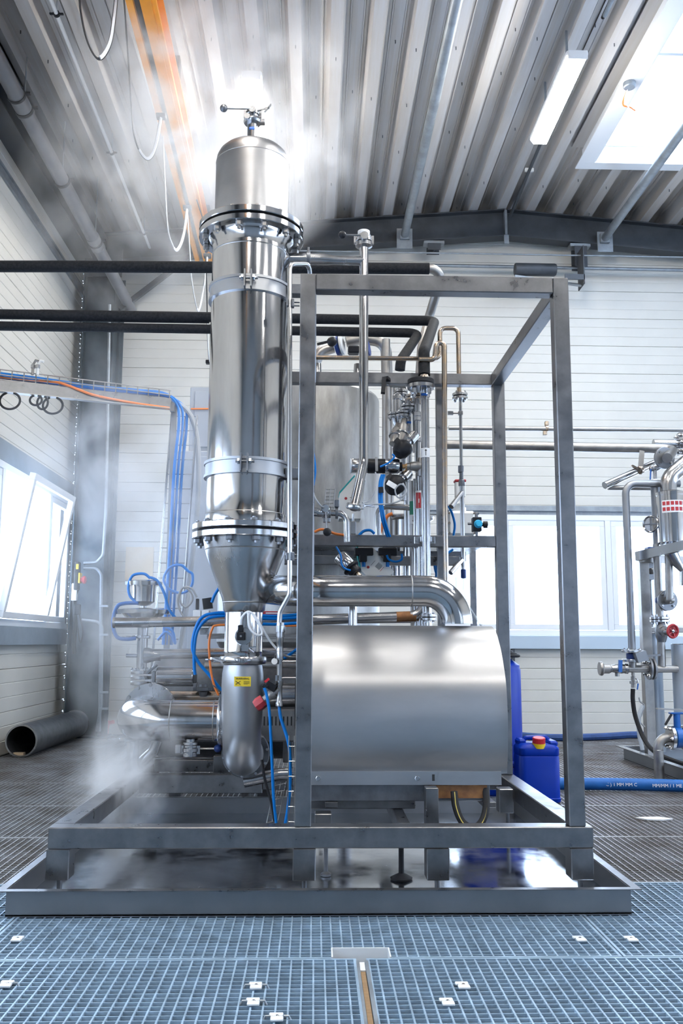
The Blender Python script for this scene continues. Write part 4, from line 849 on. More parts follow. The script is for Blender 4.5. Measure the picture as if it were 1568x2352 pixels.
# white dosing boxes
def dosing(label, pts, Y, sx, rot=0):
    c = at(*pts, Y); t = thing('dosing_box', label, 'box', c, None); a = math.radians(rot)
    poly = [(-.07, -.13), (.07, -.13), (.10, .12), (.07, .14), (.03, .145), (-.065, .03)]
    R = lambda p: (c.x+p[0]*math.cos(a)+p[1]*math.sin(a), c.z-p[0]*math.sin(a)+p[1]*math.cos(a))
    obj('body', MB().prism([R(p) for p in poly], 'y', Y, Y+.16), 'white_plastic', t)
    obj('teal_edge', MB().prism([R(p) for p in [(-.07, .03), (-.065, .045), (.03, .155), (.034, .145), (-.063, .032)]], 'y', Y-.001, Y+.161), 'teal_plastic', t, label='teal trim edge')
    x, z = R((-.01, .0)); obj('logo', MB().disc((x-.015, Y-.001, z), (0, 1, 0), .009, .002, 20), 'red_paint', t); b = MB()
    for k in range(6):
        p0, p1 = R((.012, -.02-.006*k)), R((.05-.006*(k % 2), -.02-.006*k)); b.bar((p0[0], Y-.001, p0[1]), (p1[0], Y-.001, p1[1]), .002, .0022, (0, 1, 0))
    p0, p1 = R((.0, .006)), R((.04, .006)); b.bar((p0[0], Y-.001, p0[1]), (p1[0], Y-.001, p1[1]), .002, .007, (0, 1, 0)); obj('print', b, 'ink_black', t)
    p0, p1 = R((.012, -.062)), R((.05, -.062)); obj('red_bar', MB().bar((p0[0], Y-.001, p0[1]), (p1[0], Y-.001, p1[1]), .002, .006, (0, 1, 0)), 'red_paint', t)
    return t
dosing('white dosing box with teal edge standing behind the vent pipe', (803, 1145), 5.75, 1)
dosing('white dosing box with teal edge tilted under the middle beam', (853, 1300), 5.75, 1, -48)
t = actuator('air_actuator', 'steel cylinder actuator tilted down-right beneath the middle beam', at(780, 1278, 5.5), at(822, 1320, 5.45)-at(780, 1278, 5.5), .16, .045, 5.5, [(0, .62, 1, 'steel_polished'), (.6, .7, 1.25, 'black_plastic'), (.7, .95, .9, 'black_plastic'), (.95, 1.15, .4, 'steel_heat_tinted')])
cable('blue_air_hose', 'blue hose dropping over the tilted actuator', 'hose', [at(772, 1256, 5.4), at(782, 1275, 5.38), at(784, 1295, 5.38), at(792, 1306, 5.38), at(805, 1310, 5.38)], .006, 'blue_tube')
# regulator
t = thing('pressure_regulator', 'black pressure regulator with bright blue knob on the middle beam', 'regulator', at(1095, 1230, 5.62)); c = at(1094, 1205, 5.62)
obj('body', MB().box(c-Vector((.028, .03, .045)), c+Vector((.028, .03, .045)), .004), 'black_plastic', t); obj('knob', MB().lathe(c-Vector((-.004, .03, 0)), (0, -1, 0), [(.026, 0), (.026, .01), (.022, .012), (.021, .035), (.018, .038)], 24), 'cyan_plastic', t, label='bright blue knob')
obj('gauge', MB().lathe(c+Vector((.028, 0, 0)), (1, 0, 0), [(.012, 0), (.012, .015), (.022, .016), (.022, .04)], 20), 'black_plastic', t); obj('fitting', MB().sweep([c+Vector((0, 0, .04)), c+Vector((0, 0, .065)), c+Vector((.012, 0, .075))], .011, 8).sweep([c-Vector((0, 0, .04)), c-Vector((0, 0, .09))], .009, 8).sweep([c-Vector((.028, 0, -.005)), c-Vector((.055, 0, -.005))], .008, 8), 'steel_dark', t)
# diaphragm pump
t = thing('diaphragm_pump', 'white plastic diaphragm pump body behind the looped pipe', 'pump', at(1058, 1240, 6.3)); c = at(1056, 1205, 6.3)
obj('body', MB().box(c-Vector((.10, .08, .09)), c+Vector((.10, .08, .09)), .02), 'white_plastic', t); obj('top_port', MB().lathe(c+Vector((0, 0, .09)), A, [(.045, 0), (.045, .03), (.036, .032), (.036, .055), (.02, .07), (0, .072)], 20), 'white_plastic', t)
for sx in (-1, 1):
    for sz in (-.07, 0.0, .07): bolt(t, c+Vector((sx*.088, -.08, sz)), (0, -1, 0), .009, .008, 'steel_heat_tinted')
cable('blue_air_hose', 'blue hose curving in front of the white pump', 'hose', [at(1030, 1162, 5.95), at(1038, 1180, 5.95), at(1044, 1205, 5.95), at(1041, 1232, 5.95)], .008, 'blue_tube')
t = thing('white_canister', 'small white canister hanging behind the thin looped pipe', 'canister', at(1058, 1142, 6.2)); c = at(1056, 1125, 6.2); obj('body', MB().box(c-Vector((.035, .03, .055)), c+Vector((.035, .03, .055)), .006), 'white_plastic', t); obj('cap', MB().box(c+Vector((-.04, -.035, .05)), c+Vector((.04, .035, .07)), .006), 'red_paint', t, label='dark red cap')
# kettle with lid at mid deck
t = thing('round_vessel', 'round stainless vessel with rimmed lid standing on the rack deck', 'vessel', at(940, 1235, 6.4)); c = at(940, 1225, 6.4)
obj('body', MB().lathe((c.x, 6.45, c.z-.02), A, [(.155, 0), (.155, .11), (.18, .125), (.185, .14), (.16, .15), (.0, .16)], 40), 'steel', t)
t = P('hooked_pipe', 'bent stainless pipe arching over the round vessel', [(868, 1235), (868, 1162), (942, 1166)], .020, 5.9, 'steel', .06)
t = P('rust_stained_pipe', 'horizontal pipe with rust-brown patch curving up at its right end', [(262, 1430), (700, 1424), (960, 1415), (978, 1385)], .031, 5.6, 'steel', .10)
obj('rust_patch', MB().sweep(ats(5.6, (910, 1416.8), (955, 1415.3)), .0315, 16), 'rusty_steel', t, label='rust-brown patch'); obj('end_cap', MB().disc(at(262, 1430, 5.6), (1, 0, 0), .033, .012, 20), 'steel_dull', t)
P('lower_header_pipe', 'thin horizontal pipe directly below the rust-stained pipe', [(720, 1428), (960, 1427)], .012, 5.75)

# ---- storage tank
t = thing('storage_tank', 'tall round stainless tank with domed top behind the cage', 'tank', (-.12, 7.0, .3)); c = Vector((-.12, 7.0, 0))
obj('shell', MB().lathe(c, A, [(.62, 1.1), (.62, 2.98)], 64), 'steel_tank', t, label='mottled grey tank shell'); obj('top_dome', MB().lathe(c, A, [(.62, 2.98), (.61, 3.0), (.56, 3.03), (.40, 3.07), (0, 3.10)], 64), 'steel_tank', t); obj('bottom_cone', MB().lathe(c, A, [(.15, .8), (.60, 1.06), (.62, 1.1)], 64), 'steel_dull', t)
for k in range(4): a = math.pi/4+k*math.pi/2; obj('leg', MB().sweep([(c.x+.5*math.cos(a), 7+.5*math.sin(a), .0), (c.x+.5*math.cos(a), 7+.5*math.sin(a), 1.2)], .035, 12), 'steel_frame', t)
for px in (728, 820): a = at(px, 895, 6.9); obj('nozzle', MB().lathe((a.x, 6.8, 3.02), A, [(.035, 0), (.035, .1), (.05, .105), (.05, .13), (.035, .135), (.03, .22)], 16), 'steel', t)
# pipe with blue butterfly valve over the tank
t = thing('tank_inlet_pipe', 'wide stainless pipe with a blue butterfly valve above the tank', 'pipe', at(780, 800, 6.9))
obj('tube', MB().pipe(ats(6.9, (722, 835), (735, 808), (765, 798)), .045, .1), 'steel_dull', t); obj('tube', MB().pipe(ats(6.9, (795, 785), (830, 778), (886, 785), (889, 880)), .045, .12), 'steel_dull', t)
obj('valve_ring', MB().disc(at(776, 794, 6.9), (1, -.3, .15), .085, .03, 28), 'navy_paint', t, label='navy blue valve ring'); obj('flange', MB().disc(at(785, 792, 6.88), (1, -.3, .15), .08, .02, 28), 'sticker_white', t)
obj('lever', MB().bar(at(765, 782, 6.75), at(728, 791, 6.75), .02, .015), 'black_plastic', t); obj('hub', MB().ball(at(762, 785, 6.75), .04, 12), 'black_plastic', t); obj('gearbox', MB().box(at(812, 805, 6.8)-Vector((.045, .04, .03)), at(812, 805, 6.8)+Vector((.045, .04, .03)), .01), 'black_plastic', t)
obj('navy_flange', MB().disc(at(845, 800, 6.8), (1, -.3, .15), .06, .02, 20), 'navy_paint', t)
# drip pump and motor between column and post
t = thing('pump_motor', 'grey electric motor with cooling slots behind the blue hoses', 'motor', at(640, 1700, 5.75)); c = at(650, 1640, 5.75)
obj('motor_body', MB().box(c-Vector((.22, .0, .17)), c+Vector((.10, .35, .03)), .01), 'steel_dull', t); b = MB()
for k in range(9): b.box(c+Vector((-.12+k*.024, -.002, -.07)), c+Vector((-.112+k*.024, -.0, -.015)))
obj('cooling_slots', b, 'ink_black', t); obj('cylinder', MB().lathe(c+Vector((.0, .1, .11)), (1, 0, 0), [(.075, -.1), (.075, .12)], 28), 'steel', t); obj('belt_guard', MB().disc(at(680, 1610, 5.3), (1, 0, 0), .16, .01, 32), 'black_rubber', t)
obj('drain_elbow', MB().pipe(ats(5.5, (560, 1795), (640, 1778), (700, 1776)), .035, .1), 'steel', t); obj('base_leg', MB().box(c+Vector((-.2, .05, -.3)), c+Vector((-.12, .12, -.17)), .003), 'steel_frame', t); obj('base_leg', MB().box(c+Vector((.0, .05, -.3)), c+Vector((.06, .12, -.17)), .003), 'steel_frame', t)

for i, (px, y0, y1, r_, Yq, lab) in enumerate([(912, 905, 1010, .022, 6.05, 'short grey sleeve pipe left in the valve cluster'), (925, 990, 1150, .024, 6.05, 'pale vertical pipe behind the black actuators'), (934, 1095, 1330, .020, 6.1, 'vertical pipe behind the green-labelled one'), (905, 1250, 1335, .05, 6.45, 'polished vessel leg under the rack deck'), (940, 1262, 1335, .045, 6.4, 'second polished vessel leg under the rack deck')]):
    vpipe(lab, px, y0, y1, r_, Yq, m='steel_polished' if i > 2 else 'steel', cl=((y0+8,) if i < 3 else ()))
for i, (a_, b_, lab) in enumerate([((912, 985), (904, 1020), 'grey inclined valve body left in the cluster'), ((926, 975), (918, 1018), 'grey inclined valve body right of the first')]):
    p, q2 = at(*a_, 5.7), at(*b_, 5.65); d = (q2-p).normalized(); L = (q2-p).length; t = thing('inclined_valve', lab, 'valve', p)
    obj('body', MB().lathe(p, d, [(.018, -.04), (.02, 0), (.032, .01), (.034, L*.6), (.028, L*.8), (.03, L), (.0, L+.01)], 16), 'steel_dull', t); obj('handle', MB().disc(p+d*(L*.5), d, .045, .008, 16), 'steel', t)
for i, (px, lab) in enumerate(((835, 'small black solenoid block under the middle beam, left'), (890, 'black solenoid cluster under the middle beam, right'))):
    c = at(px, 1266, 5.75); t = thing('solenoid_block', lab, 'valve', c); obj('block', MB().box(c-Vector((.06, .03, .03)), c+Vector((.06, .03, .02)), .005).box(c-Vector((.03, .03, .07)), c+Vector((.02, .03, -.02)), .005), 'black_plastic', t); obj('fitting', MB().sweep([c-Vector((0, 0, .06)), c-Vector((0, 0, .10))], .012, 10), 'blue_tube', t)
cable('blue_air_hose', 'blue hose curling below the right solenoid cluster', 'hose', [at(888, 1275, 5.7), at(893, 1285, 5.7), at(908, 1290, 5.7), at(922, 1285, 5.7), at(922, 1272, 5.7)], .007, 'blue_tube')
cable('blue_air_hose', 'blue hose crossing the deck between the sample valve and the vessel', 'hose', [at(822, 1232, 5.7), at(835, 1220, 5.7), at(850, 1218, 5.7), at(860, 1226, 5.7)], .009, 'blue_tube')
cable('orange_cable', 'orange cable arching over the rim of the round vessel', 'cable', [at(872, 1225, 6.1), at(880, 1200, 6.1), at(890, 1185, 6.1), at(901, 1180, 6.1)], .012, 'orange_cable')
cable('orange_cable', 'orange cable behind the sample valve', 'cable', [at(722, 1222, 5.4), at(740, 1216, 5.4), at(770, 1226, 5.4), at(790, 1229, 5.4)], .008, 'orange_cable')
cable('blue_air_hose', 'blue hose looping just right of the front cage post', 'hose', [at(718, 1035, 5.2), at(722, 1060, 5.2), at(723, 1085, 5.2), at(719, 1115, 5.2)], .008, 'blue_tube')
for i, (a_, b_) in enumerate([((998, 1300), (1012, 1345)), ((1004, 1290), (1000, 1350))]):
    cable('blue_air_hose', ['blue hose tangle right of the riser, front strand', 'blue hose tangle right of the riser, rear strand'][i], 'hose', [at(1040, 1262, 5.9), at(1015, 1280, 5.9), at(*a_, 5.9), at(*b_, 5.9)], .008, 'blue_tube')
# ================================================================== LEFT BACKGROUND
# diaphragm valve stack with blue hoses
Y = 5.95
sx_ = at(326, 1500, Y).x
t = thing('diaphragm_valve', 'two stacked polished diaphragm valve bowls with blue hoses in the steam', 'valve', at(326, 1590, Y))
zz = lambda py: at(326, py, Y).z
obj('upper_cup', MB().lathe((sx_, Y, 0), A, [(.02, zz(1392)), (.04, zz(1390)), (.07, zz(1382)), (.074, zz(1350)), (.076, zz(1344)), (.104, zz(1345)), (.106, zz(1336)), (.08, zz(1333)), (0, zz(1332))], 40), 'steel_polished', t)
obj('neck', MB().lathe((sx_, Y, 0), A, [(.018, zz(1404)), (.018, zz(1388))], 16), 'steel', t)
obj('lower_bowl', MB().lathe((sx_, Y, 0), A, [(.036, zz(1442)), (.05, zz(1440)), (.10, zz(1424)), (.13, zz(1412)), (.135, zz(1410)), (.172, zz(1410)), (.175, zz(1401)), (.13, zz(1398)), (.03, zz(1396)), (0, zz(1396))], 40), 'steel_polished', t)
for s in (-1, 1):
    obj('clamp_bolt', MB().obox((sx_+s*.10, Y-.02, zz(1340)), (1, 0, 0), (0, 1, 0), A, .018, .012, .010), 'steel', t); obj('clamp_bolt', MB().obox((sx_+s*.165, Y-.02, zz(1406)), (1, 0, 0), (0, 1, 0), A, .022, .014, .014), 'steel', t)
obj('lower_tube', MB().sweep([(sx_, Y, zz(1440)), (sx_, Y, zz(1537))], .034, 20), 'steel_polished', t)
clamp(t, (sx_, Y, zz(1463)), A, .036, .02, (-1, -.3, 0)); obj('tee_branch', MB().lathe((sx_+.02, Y, zz(1505)), (1, 0, 0), [(.055, 0), (.035, .07), (.035, .1)], 20), 'steel', t)
obj('side_port', MB().sweep([(sx_, Y, zz(1506)), (sx_-.10, Y, zz(1506))], .012, 10), 'steel', t)
for py in (1544, 1556, 1569): obj('flange', MB().disc((sx_, Y, zz(py)), A, .066, .022, 28), 'steel', t)
boltring(t, (sx_, Y, zz(1540)), A, .058, 6, .011, .012); obj('base_tube', MB().sweep([(sx_, Y, zz(1572)), (sx_, Y, zz(1604))], .042, 18), 'steel', t)
B = lambda name, lab, pts, r=.009, m='blue_tube', Yq=Y-.05, cat='hose': cable(name, lab, cat, ats(Yq, *pts), r, m)
B('blue_air_hose', 'blue hose looping from the top of the upper valve cup down its left side', [(345, 1328), (330, 1318), (305, 1322), (295, 1345), (298, 1368), (310, 1380), (318, 1383)])
B('blue_air_hose', 'blue hose leading from the upper valve cup right and down to the bracket box', [(345, 1326), (362, 1335), (378, 1365), (388, 1400), (410, 1424), (440, 1434), (462, 1430)])
B('blue_air_hose', 'dark blue hose making a square loop left of the lower valve bowl', [(318, 1385), (285, 1386), (268, 1395), (259, 1430), (268, 1462), (290, 1468), (312, 1466)], .012, 'blue_hose')
B('blue_air_hose', 'large blue hose ring hanging in front of the vertical tray', [(432, 1312), (415, 1298), (390, 1304), (376, 1330), (390, 1354), (420, 1362), (440, 1345), (442, 1320), (432, 1312)], .012, 'blue_tube', 8.12)
B('blue_air_hose', 'blue hose tangle low beside the vertical tray', [(362, 1470), (380, 1452), (395, 1462), (402, 1478), (398, 1455), (390, 1445), (375, 1440)], .012, 'blue_tube', 8.12)
B('grey_cable_loop', 'pale grey cable loop hanging beside the bracket box', [(452, 1372), (440, 1352), (420, 1350), (412, 1375), (425, 1395), (441, 1380), (438, 1360), (420, 1350), (408, 1380), (420, 1415), (440, 1432), (470, 1436), (500, 1434)], .007, 'grey_cable', 6.2, 'cable')
# actuator and horizontal lines on the left
p = at(358, 1554, 5.9); t = actuator('air_actuator', 'polished horizontal cylinder actuator with red ring on the left', p, (1, 0, 0), .245, .061, 5.9, [(0.03, .98, 1, 'steel_polished')])
obj('red_ring', MB().disc(p-Vector((.004, 0, 0)), (1, 0, 0), .018, .02, 14), 'red_paint', t); obj('mount_plate', MB().box(p-Vector((.018, .03, .035)), p+Vector((.0, .03, .035)), .003).obox(at(349, 1537, 5.88), (1, 0, .8), (0, 1, 0), (-.8, 0, 1), .04, .02, .006), 'steel_dark', t); obj('plug', MB().box(at(442, 1562, 5.88)-Vector((.015, .015, .018)), at(447, 1548, 5.88)+Vector((.015, .015, .0)), .003), 'black_plastic', t)
t = P('header_pipe', 'polished horizontal pipe at mid height running from the left valve to the cage post', [(345, 1502), (700, 1499)], .033, 5.95, 'steel_polished')
for px in (540, 562, 690): obj('pipe_clamp', MB().disc(at(px, 1500, 5.95), (1, 0, 0), .038, .02, 18).box(at(px, 1490, 5.95)-Vector((.008, .02, 0)), at(px, 1484, 5.95)+Vector((.008, .02, 0))), 'steel', t)
P('dark_header_pipe', 'darker pipe directly below the polished mid-height one', [(470, 1528), (700, 1527)], .020, 5.9, 'steel_dull')
P('thin_header_pipe', 'thin polished pipe above the blue hose bundle', [(500, 1408), (700, 1411)], .014, 6.1, 'steel_polished')
t = P('background_pipe', 'brownish horizontal pipe with a clamp behind the big left elbow', [(340, 1600), (505, 1601)], .040, 6.15, 'steel_heat_tinted')
c = at(466, 1582, 6.1); obj('clamp_cap', MB().lathe(c, A, [(.02, -.05), (.03, -.02), (.055, -.01), (.055, .01), (.03, .012), (.025, .03)], 20).bar(c+Vector((-.06, -.03, 0)), c+Vector((.06, -.03, 0)), .02, .02).bar(c+Vector((-.045, 0, .01)), c+Vector((-.035, 0, .045)), .012, .006), 'steel_dark', t)
# large horizontal pipe with elbow going back
Y = 5.42; zc2 = at(450, 1655, Y).z
t = thing('large_horizontal_pipe', 'large polished horizontal pipe with elbow at the left, lying just above the frame', 'pipe', at(400, 1655, Y))
xl = at(345, 1655, Y).x; R = .118
obj('tube', MB().sweep(fillet([(at(512, 1655, Y).x, Y, zc2), (at(302, 1655, Y).x-.0, Y, zc2), (at(302, 1655, Y).x, Y+.42, zc2)], .19, 12), R, 44), 'steel_polished', t)
for px in (395, 493): obj('weld_seam', MB().lathe((at(px, 1655, Y).x, Y, zc2), (1, 0, 0), [(R, -.003), (R+.002, 0), (R, .003)], 44), 'steel_dull', t)
obj('back_flange', MB().disc((at(302, 1655, Y).x+.03, Y+.43, zc2+.03), (0, 1, 0), .165, .02, 44), 'steel', t); boltring(t, (at(302, 1655, Y).x+.03, Y+.42, zc2+.03), (0, -1, 0), .155, 12, .012, .01)
fl = obj('clamp_ring', MB().lathe((at(510, 1655, Y).x, Y, zc2), (1, 0, 0), [(R, -.018), (R+.018, -.018), (R+.025, -.006), (R+.025, .006), (R+.018, .018), (R, .018)], 44), 'steel', t)
c = at(509, 1610, Y-.10); obj('wing_nut', MB().box(c-Vector((.012, .02, .03)), c+Vector((.012, .01, .04)), .003).bar(c+Vector((-.0, -.02, .05)), c+Vector((-.05, -.03, .09)), .02, .006).bar(c+Vector((0, -.02, -.06)), c+Vector((-.0, -.02, .0)), .018, .014), 'steel_dark', fl)
text('S316', fl, (at(511, 1700, Y).x, Y-R-.027, zc2-.06), (0, 0, 1), (-1, 0, 0), .03, 'steel_dark')
# small valve below it
c = at(437, 1722, 5.35); t = thing('lever_valve', 'small sanitary valve with grey-blue ball knob under the big left pipe', 'valve', c)
obj('neck', MB().sweep([c, c+Vector((0, .0, .06))], .026, 16), 'steel', t); ballvalve(t, c, A, .026, (1, 0, .0), .15, .023, km='navy_paint')
obj('clamp', MB().disc(c+Vector((0, 0, .036)), A, .042, .016, 22).disc(c+Vector((0, 0, -.03)), A, .040, .014, 22).box(c+Vector((-.085, -.02, -.02)), c+Vector((-.05, .02, .03)), .004), 'steel', t)
P('return_elbow', 'short steel elbow pipe descending in the steam left of the frame', [(305, 1698), (305, 1768), (330, 1790)], .038, 5.75, 'steel', .08); P('return_elbow', 'second steel elbow rising behind the small lever valve', [(310, 1765), (352, 1725), (362, 1700)], .034, 5.8, 'steel', .08)
t = thing('hose_clamp_lever', 'loose wing clamp sticking out left of the big pipe', 'clamp', at(268, 1698, 5.5)); clamp(t, at(292, 1698, 5.62), A, .04, .02, (-1, -.4, 0))
# bracket box with blue hoses
t = thing('terminal_box', 'small grey bracket box with plugs where blue hoses meet', 'box', at(463, 1440, 5.9)); c = at(462, 1425, 5.9)
obj('body', MB().box(c-Vector((.055, .0, .05)), c+Vector((-.005, .06, .065)), .003).box(c-Vector((.0, .0, .05)), c+Vector((.05, .06, .065)), .003), 'lamp_housing', t); obj('bracket', MB().box(c+Vector((-.01, .02, -.09)), c+Vector((.05, .03, -.05)), .002), 'steel', t); bolt(t, c+Vector((.022, .018, -.07)), (0, -1, 0), .012, .01)
obj('plug', MB().box(c+Vector((-.04, .01, .07)), c+Vector((-.02, .04, .14)), .003).obox(c+Vector((.035, .03, .11)), (1, 0, .15), (0, 1, 0), (-.15, 0, 1), .03, .02, .035), 'black_plastic', t)
for i, (dy, lab) in enumerate(((0, 'outer blue air hose arching from the column to the big pipe'), (8, 'inner blue air hose arching beside the outer one'))):
    B('blue_air_hose', lab, [(560, 1406+dy*.7), (490, 1409+dy*.7), (462, 1420+dy), (447+dy*.6, 1450), (442+dy*.6, 1490), (455, 1520), (480, 1550), (513, 1592)] if i == 0 else [(560, 1413), (495, 1416), (470, 1426), (452, 1452), (446, 1490), (446, 1530), (448, 1550)], .0095, 'blue_tube', 5.35)
for i, (py, lab) in enumerate(((1414, 'blue air hose in the bundle right of the column, upper'), (1420, 'blue air hose in the bundle right of the column, middle'), (1433, 'blue air hose in the bundle right of the column, lowest'))):
    B('blue_air_hose', lab, [(596, py), (640, py+1), (680, py-2), (702, py-3)], .0095, 'blue_tube', 5.5)
B('orange_cable', 'orange cable curving down from the column to the clamp ring', [(560, 1435), (500, 1436), (487, 1445), (480, 1480), (484, 1540), (492, 1575), (502, 1597)], .0065, 'orange_cable', 5.33, 'cable')
B('orange_cable', 'orange cable under the lowest blue hose right of the column', [(640, 1438), (702, 1437)], .0055, 'orange_cable', 5.5, 'cable')
B('blue_air_hose', 'short blue hose slanting beside the cone', [(503, 1350), (492, 1368), (486, 1384)], .010, 'blue_tube', 5.9)
B('blue_air_hose', 'blue hose slanting behind the thin pipe at mid height', [(652, 1513), (670, 1500), (684, 1490)], .009, 'blue_tube', 5.3)
P('small_cross_beam', 'flat steel bar crossing behind the column at sensor height', [(475, 1462), (700, 1461)], .001, 6.0)
bpy.data.objects.remove([o for o in bpy.data.objects if o.get('label') == 'flat steel bar crossing behind the column at sensor height'][0].children[0]) if False else None
t = [o for o in COL.objects if o.get('label') == 'flat steel bar crossing behind the column at sensor height'][0]; a, b_ = at(475, 1455, 6.05), at(700, 1468, 6.05); obj('bar', MB().box((a.x, 6.05, b_.z), (b_.x, 6.09, a.z), .002), 'steel_dull', t)
t = thing('marker_plate', 'red marker plate with white print behind the thin pipe', 'sign', at(632, 1410, 6.0)); a, b_ = at(600, 1404, 6.05), at(648, 1417, 6.05); obj('plate', MB().box((a.x, 6.03, b_.z), (b_.x, 6.04, a.z)), 'sticker_red', t)
obj('white_print', MB().box((a.x+.03, 6.028, a.z-.016), (b_.x-.01, 6.030, a.z-.008)).box((a.x+.03, 6.028, a.z-.034), (b_.x-.01, 6.030, a.z-.026)), 'sticker_white', t)
# electrical cabinet / panel behind
t = thing('control_cabinet', 'tall grey steel cabinet standing behind the column in the haze', 'cabinet', at(560, 1600, 9.2)); a, b_ = at(437, 888, 9.2), at(672, 1040, 9.2)
x0, x1 = a.x, b_.x; zt_ = a.z; zm = at(437, 1040, 9.2).z
obj('upper_box', MB().box((x0, 9.2, zm+.01), (x1, 9.7, zt_), .01), 'cabinet_grey', t); obj('lower_box', MB().box((at(398, 1042, 9.1).x, 9.1, .4), (x1, 9.7, zm), .01), 'cabinet_grey', t)
obj('cabinet_door', MB().box((x0+.05, 9.185, zm+.06), (x1-.05, 9.199, zt_-.05), .004), 'cabinet_grey', t); obj('cabinet_door', MB().box((at(440, 1100, 9.1).x, 9.085, .5), (x1-.05, 9.099, zm-.06), .004), 'cabinet_grey', t); obj('plinth', MB().box((x0, 9.15, 0), (x1, 9.65, .399)), 'steel_dark', t)
t = thing('process_vessel', 'dark horizontal vessel half hidden behind the actuator and big pipe', 'vessel', at(430, 1700, 6.3)); c = at(432, 1620, 6.5)
obj('shell', MB().lathe(c, (1, 0, 0), [(0, -.30), (.2, -.29), (.33, -.22), (.36, -.15), (.36, .8), (0, .82)], 48), 'steel_dark', t)
a, b_ = at(350, 1740, 6.1), at(520, 1755, 6.1); obj('skid_rail', MB().box((a.x, 6.1, b_.z), (b_.x+.3, 6.14, a.z), .003), 'steel_frame', t)
for px in (372, 388, 404, 482): bolt(t, at(px, 1747, 6.098), (0, -1, 0), .016, .012)
obj('saddle', MB().box(c+Vector((-.1, -.1, -.6)), c+Vector((-.02, .1, -.3))), 'steel_frame', t); obj('saddle', MB().box(c+Vector((.5, -.1, -.6)), c+Vector((.58, .1, -.3))), 'steel_frame', t)
# notice sheet
a, b_ = at(289, 1256, 11.15), at(350, 1332, 11.15); t = thing('notice_sheet', 'faded beige paper sheet taped to the back wall', 'paper', (a.x, 11.15, b_.z)); obj('sheet', MB().box((a.x, 11.160, b_.z), (b_.x, 11.166, a.z)), 'paper', t)
# ---- cable trays
p0, p1 = at(-60, 862, 7.62), at(392, 904, 8.3); p1.z = p0.z = 3.37; d = (p1-p0).normalized()
t = thing('tray_support', 'long steel channel under the horizontal cable tray from the left wall', 'bracket', p0)
obj('channel', MB().bar(p0-Vector((0, 0, .09)), p1-Vector((0, 0, .07)), .06, .10), 'steel_frame', t); obj('channel_lip', MB().bar(p0-Vector((0, .05, .145)), p1-Vector((0, .05, .125)), .05, .006), 'steel_dull', t)
obj('drop_post', MB().box(p1+Vector((-.0, -.03, -.14)), p1+Vector((.04, .03, -.06))).box(p1+Vector((.0, .05, -2.8)), p1+Vector((.05, .09, -.06))), 'steel_matt', t)
mesh_tray('cable_tray', 'horizontal welded-wire cable tray carrying blue and orange cables', p0+Vector((0, .02, -.02)), p1+Vector((0, .02, -.02)), .22, (0, 1, 0), A, .09, .10, 'steel_dull', .0055)
def along(s, dy, dz): return p0+(p1-p0)*s+Vector((0, dy, dz))
v0 = p1+Vector((.03, .05, -.12)); dn = Vector((-.02, 0, -1)).normalized()
for i, (dy, dz, r, m, lab) in enumerate([(.05, .03, .014, 'blue_tube', 'thick blue cable along the front of the horizontal tray'), (.08, .05, .012, 'blue_tube', 'blue cable along the middle of the horizontal tray'), (.13, .04, .013, 'blue_tube', 'blue cable along the back of the horizontal tray')]):
    dx = i*.03
    cable('blue_cable', lab, 'cable', [along(0, dy, dz), along(.3, dy, dz-.0), along(.55, dy+.01, dz-.01), along(.8, dy, dz), along(.96, dy, dz), p1+Vector((.05+dx, dy, -.06)), p1+Vector((.08+dx, dy-.02, -.25)), p1+Vector((.05+dx, dy-.02, -.7)), p1+Vector((.03+dx, dy-.02, -1.5)), p1+Vector((.0+dx, dy-.02, -2.3))], r, m)
cable('black_cable', 'thick black cable in the tray bending down in a wide curve', 'cable', [along(0, .16, .02), along(.5, .16, .02), along(.9, .16, .02), p1+Vector((.12, .12, -.08)), p1+Vector((.24, .10, -.35)), p1+Vector((.27, .10, -.9)), p1+Vector((.22, .10, -1.6)), p1+Vector((.16, .1, -2.2)), p1+Vector((.05, .1, -2.7))], .024, 'grey_cable')
cable('orange_cable', 'orange cable leaving the tray and running along the channel', 'cable', [along(0, .10, .02), along(.35, .04, .02), along(.45, -.03, -.01), along(.6, -.05, -.08), along(.8, -.05, -.11), along(1.0, -.05, -.12)], .012, 'orange_cable')
cable('orange_cable', 'orange cable crossing to the grey cabinet at tray height', 'cable', [at(438, 939, 9.18), at(490, 939, 9.18)], .008, 'orange_cable')
mesh_tray('cable_tray', 'vertical welded-wire cable tray dropping in the haze beside the column', p1+Vector((.0, .14, -.15)), p1+Vector((-.12, .14, -2.75)), .24, (1, 0, 0), (0, -1, 0), .08, .14, 'steel', .004)
for i, (px, r_, lab) in enumerate([(24, .15, 'leftmost cable ring hanging under the horizontal tray'), (80, .09, 'small cable ring with ties under the tray'), (95, .12, 'narrow twisted cable ring under the tray'), (118, .15, 'wide cable ring right of the small ones under the tray')]):
    s = (px+60)/452; c = along(s, -.05, -.14); w = r_*.5 if i != 2 else .04
    cable('cable_ring', lab, 'cable', [c+Vector((w*1.15*math.sin(a_), 0, -r_*.5+r_*.5*math.cos(a_))) for a_ in [math.radians(20+32*q) for q in range(11)]], .010, 'black_rubber')
for px, lab in ((76, 'upright cable gland on the tray, left of two'), (87, 'upright cable gland on the tray, right of two')):
    c = at(px, 838, 7.8); t = thing('cable_gland', lab, 'fitting', c); obj('body', MB().sweep([c-Vector((0, 0, .09)), c, c+Vector((.02, 0, .04)), c+Vector((.05, 0, .03))], .012, 8), 'white_plastic' if px > 80 else 'steel_dull', t); obj('nut', MB().lathe(c-Vector((0, 0, .03)), A, [(.02, 0), (.02, .03)], 6), 'steel', t)
